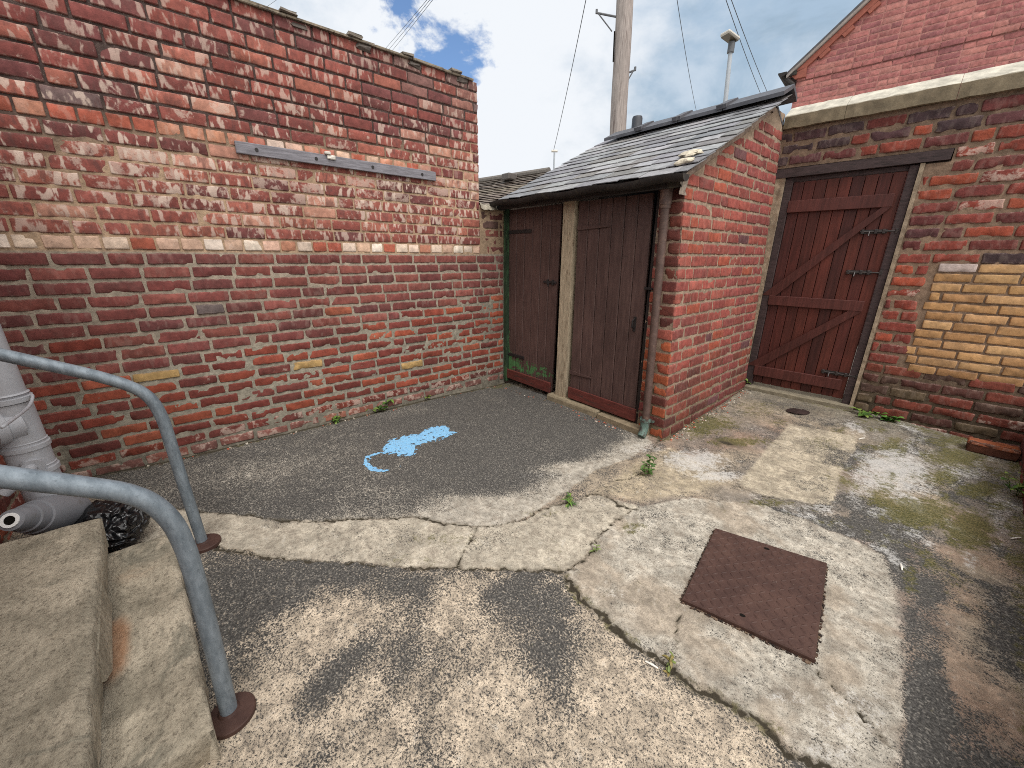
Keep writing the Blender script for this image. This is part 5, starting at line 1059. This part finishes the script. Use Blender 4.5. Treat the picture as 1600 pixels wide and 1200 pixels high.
def weed(px, py, lab, n, L, Wd, hgt, spread, pos=None, cols=None, wall=None):
    p = gpz(px, py) if pos is None else X3(pos); t = MB(); cols = cols or [lin(74, 104, 44), lin(92, 122, 52), lin(58, 86, 40), lin(112, 132, 64)]
    k = max(3, n//6)
    for s in range(k):
        az = RS.rand()*6.28; r = spread*RS.rand(); b0 = p+X3([math.cos(az)*r*.5, math.sin(az)*r*.5, -.004]); tip = b0+X3([math.cos(az)*r*.8, math.sin(az)*r*.8, hgt*RS.uniform(.5, 1)])
        if wall is not None: tip = tip+X3(wall)*.02; 
        t.tube([p-UP*.006, b0, (b0+tip)/2+X3([0, 0, hgt*.1]), tip], [.0022, .0022, .0018, .001], 5, 0, lin(86, 100, 50))
        for q in range(max(2, n//k)):
            s_ = RS.uniform(.15, 1); leaf(t, b0*(1-s_)+tip*s_, RS.rand()*6.28, RS.uniform(.1, .9), L*RS.uniform(.6, 1.15), Wd*RS.uniform(.7, 1.15), pick(cols), RS.uniform(.1, .35))
    tag(t.build('weed', M['leaf'], origin=p, smooth=True), lab, 'weed', 'weeds in the yard')
weed(593, 641, 'leafy weed clump at the wall foot, biggest along the left wall', 46, .062, .016, .11, .09)
weed(527, 659, 'low bushy weed at the left wall foot beyond the handrail', 34, .055, .015, .08, .075)
weed(446, 668, 'sparse pale weed growing up the left wall foot', 20, .036, .010, .10, .06)
weed(661, 622, 'small yellow green weed at the left wall foot', 28, .05, .014, .065, .075, cols=[lin(120, 132, 58), lin(96, 112, 50)])
weed(758, 597, 'flat mossy weed in the corner beside the left outhouse door', 40, .042, .012, .045, .14, cols=[lin(104, 112, 56), lin(80, 92, 44)])
weed(1012, 742, 'spindly weed in the crack before the outhouse corner', 36, .036, .012, .14, .06, cols=[lin(66, 96, 48), lin(84, 112, 58)])
weed(893, 787, 'small grassy weed in the long crack, centre of the yard', 22, .055, .006, .04, .05)
weed(932, 860, 'tiny pale weed between strip and manhole slab', 10, .03, .004, .035, .03, cols=[lin(120, 136, 80)])
weed(1043, 1044, 'short brownish weed in the open crack below the manhole cover', 20, .03, .005, .03, .04, cols=[lin(100, 112, 58), lin(132, 118, 70)])
weed(1160, 606, 'broad leaved weed in the corner between outhouse and gate', 26, .075, .026, .14, .10)
weed(1350, 649, 'broad leaved green weed at the gate wall foot', 24, .06, .024, .06, .09)
weed(1388, 658, 'round leaved weed, the middle one along the gate wall', 26, .055, .024, .06, .09, cols=[lin(92, 134, 60), lin(70, 108, 48)])
weed(1456, 668, 'small round leaved weed left of the loose brick', 10, .036, .015, .03, .05)
weed(1592, 772, 'dusty green weed on the low side wall at the right edge', 30, .05, .014, .16, .08, pos=(.455, 3.72, .03))
# litter
M['chipw'] = plain('pale_litter', tuple(lin(226, 222, 212)), .1, 20, .1, .7)
for (px, py, L, az, lab) in ((668/2, 700+912/2, .030, .7, 'white scrap of litter by the handrail foot'), (1346, 686, .075, .35, 'pale stick lying before the gate wall'), (1587, 842, .06, .1, 'white splinter near the side wall'), (1408, 887, .05, .9, 'pale straw bit right of the manhole slab'), (1018, 1040, .045, -.6, 'yellowish straw bit beside the open crack')):
    p = gpz(px, py); t = MB(); d = X3([math.cos(YAW+az), math.sin(YAW+az), 0]); t.tube([p-d*L/2+UP*.004, p+UP*.0065, p+d*L/2+UP*.004], [.003, .0045, .003], 6); tag(t.build('litter_scrap', M['chipw'], origin=p), lab, 'litter')
fl_ = MB()
for k in range(330):
    if k < 190: s = RS.rand()*1.65; x, y = SX+.05+abs(RS.normal(0, .045)), SY+.03+s; 
    elif k < 250: x, y = RS.uniform(-3.38, -1.6), 2.70+RS.normal(0, .03)
    else: x, y = -3.40+abs(RS.normal(0, .03)), RS.uniform(-.5, 2.7)
    if x < SX+.02 and y > SY-.05: continue
    z = zat(x, y); s = RS.uniform(.0025, .007); fl_.box((x-s, y-s*RS.uniform(.6, 1.4), z-.002), (x+s, y+s, z+s*.8), 0, pick([lin(206, 196, 180), lin(150, 110, 92), lin(120, 110, 96), lin(170, 92, 70), lin(90, 84, 74)]), jit=s*.4)
tag(fl_.build('debris', M['grit']), 'crumbs of mortar and brick along the wall feet', 'debris', kind='stuff')
# ------------------------------------------------------------------ sky, sun, camera
SUNDIR = X3([.60, -.22, 1.0]); SUNDIR = SUNDIR/np.linalg.norm(SUNDIR)
W = bpy.data.worlds.new('World'); bpy.context.scene.world = W; W.use_nodes = True; nt = W.node_tree; g = N(nt); bg = nt.nodes['Background']; wo = nt.nodes['World Output']
sky = g.n('ShaderNodeTexSky', sky_type='NISHITA'); sky.sun_disc = False; sky.ozone_density = 5.0; sky.dust_density = .3; sky.sun_elevation = math.asin(SUNDIR[2]); sky.sun_rotation = math.atan2(SUNDIR[0], SUNDIR[1]); nt.links.new(sky.outputs[0], bg.inputs[0]); bg.inputs[1].default_value = .12
tc = g.n('ShaderNodeTexCoord').outputs['Generated']; nv = g.n('ShaderNodeVectorMath', operation='NORMALIZE'); nt.links.new(tc, nv.inputs[0]); D = nv.outputs[0]
na = g.noise(g.scale(D, (1, 1, 1.8)), 3.0, 9, .58, .25); nb_ = g.noise(g.scale(D, (1, 1, 1.6)), 7.5, 8, .6, .2)
def toward(px, py):
    d = ray(px, py); d = d/np.linalg.norm(d); v = g.n('ShaderNodeVectorMath', operation='DOT_PRODUCT'); nt.links.new(D, v.inputs[0]); v.inputs[1].default_value = tuple(d); return v.outputs['Value']
b1 = g.step(toward(560, -40), .80, .985); b2 = g.step(toward(750, 250), .90, .995)
br_ = g.math('ADD', g.math('MULTIPLY', b1, .70), g.math('MULTIPLY', b2, .55))
f = g.step(g.math('ADD', br_, g.math('ADD', g.math('MULTIPLY', g.math('SUBTRACT', na, .5), 1.9), g.math('MULTIPLY', g.math('SUBTRACT', nb_, .5), 1.1))), .05, .95)
zz_ = g.n('ShaderNodeSeparateXYZ'); nt.links.new(D, zz_.inputs[0])
grey = g.mix(g.step(zz_.outputs[2], .05, .45), tuple(lin(140, 167, 184)), tuple(lin(168, 190, 212)))
lobe = g.n('ShaderNodeVectorMath', operation='DOT_PRODUCT'); nt.links.new(D, lobe.inputs[0]); lobe.inputs[1].default_value = tuple(SUNDIR)
grey = g.mix(g.math('MULTIPLY', g.step(g.noise(g.scale(D, (1, 1, 3.2)), 4.2, 7, .6, .3), .48, .68), .55), grey, tuple(lin(138, 160, 178)))
grey = g.mix(g.math('MULTIPLY', g.step(g.noise(g.scale(D, (1.3, 1, 2.2)), 3.4, 8, .58, .3), .44, .66), .72), grey, tuple(lin(206, 218, 231)))
cl = g.mix(f, grey, tuple(lin(236, 240, 245))); cl = g.mix(g.step(lobe.outputs['Value'], .18, .70), cl, (.655, .635, .605))
cb_ = g.n('ShaderNodeBackground'); nt.links.new(cl, cb_.inputs[0]); nt.links.new(g.math('ADD', .76, g.math('MULTIPLY', g.step(lobe.outputs['Value'], .22, .95), 1.55)), cb_.inputs[1])
hole = g.step(g.math('ADD', toward(664, 55), g.math('ADD', g.math('MULTIPLY', g.math('SUBTRACT', nb_, .5), .020), g.math('MULTIPLY', g.math('SUBTRACT', na, .5), .02))), .9952, .9976)
hole2 = g.step(g.math('ADD', toward(700, 74), g.math('ADD', g.math('MULTIPLY', g.math('SUBTRACT', nb_, .5), .016), g.math('MULTIPLY', g.math('SUBTRACT', na, .5), .01))), .9960, .9982)
hh = g.math('MAXIMUM', hole, hole2)
ms = g.n('ShaderNodeMixShader'); nt.links.new(hh, ms.inputs[0]); nt.links.new(cb_.outputs[0], ms.inputs[1]); nt.links.new(bg.outputs[0], ms.inputs[2]); nt.links.new(ms.outputs[0], wo.inputs[0])
sun = bpy.data.lights.new('sun', 'SUN'); sun.energy = 1.4; sun.angle = math.radians(20); sun.color = (1, .975, .95); so = bpy.data.objects.new('sun', sun); C.objects.link(so)
from mathutils import Vector, Matrix
so.rotation_euler = Vector(tuple(SUNDIR)).to_track_quat('Z', 'Y').to_euler()
cam = bpy.data.cameras.new('camera'); cam.sensor_width = 36; cam.lens = 36*F/1600; cam.clip_start = .02; cam.clip_end = 1500
co = bpy.data.objects.new('camera', cam); C.objects.link(co)
co.matrix_world = Matrix(((CR[0], CU[0], -FW[0], EYE[0]), (CR[1], CU[1], -FW[1], EYE[1]), (CR[2], CU[2], -FW[2], EYE[2]), (0, 0, 0, 1)))
S = bpy.context.scene; S.camera = co; S.view_settings.view_transform = 'Standard'; S.view_settings.look = 'None'; S.view_settings.exposure = .50; S.view_settings.gamma = 1
S.render.engine = 'CYCLES'; S.cycles.max_bounces = 6; S.cycles.use_denoising = False; S.cycles.pixel_filter_type = 'BLACKMAN_HARRIS'; S.cycles.filter_width = 1.0
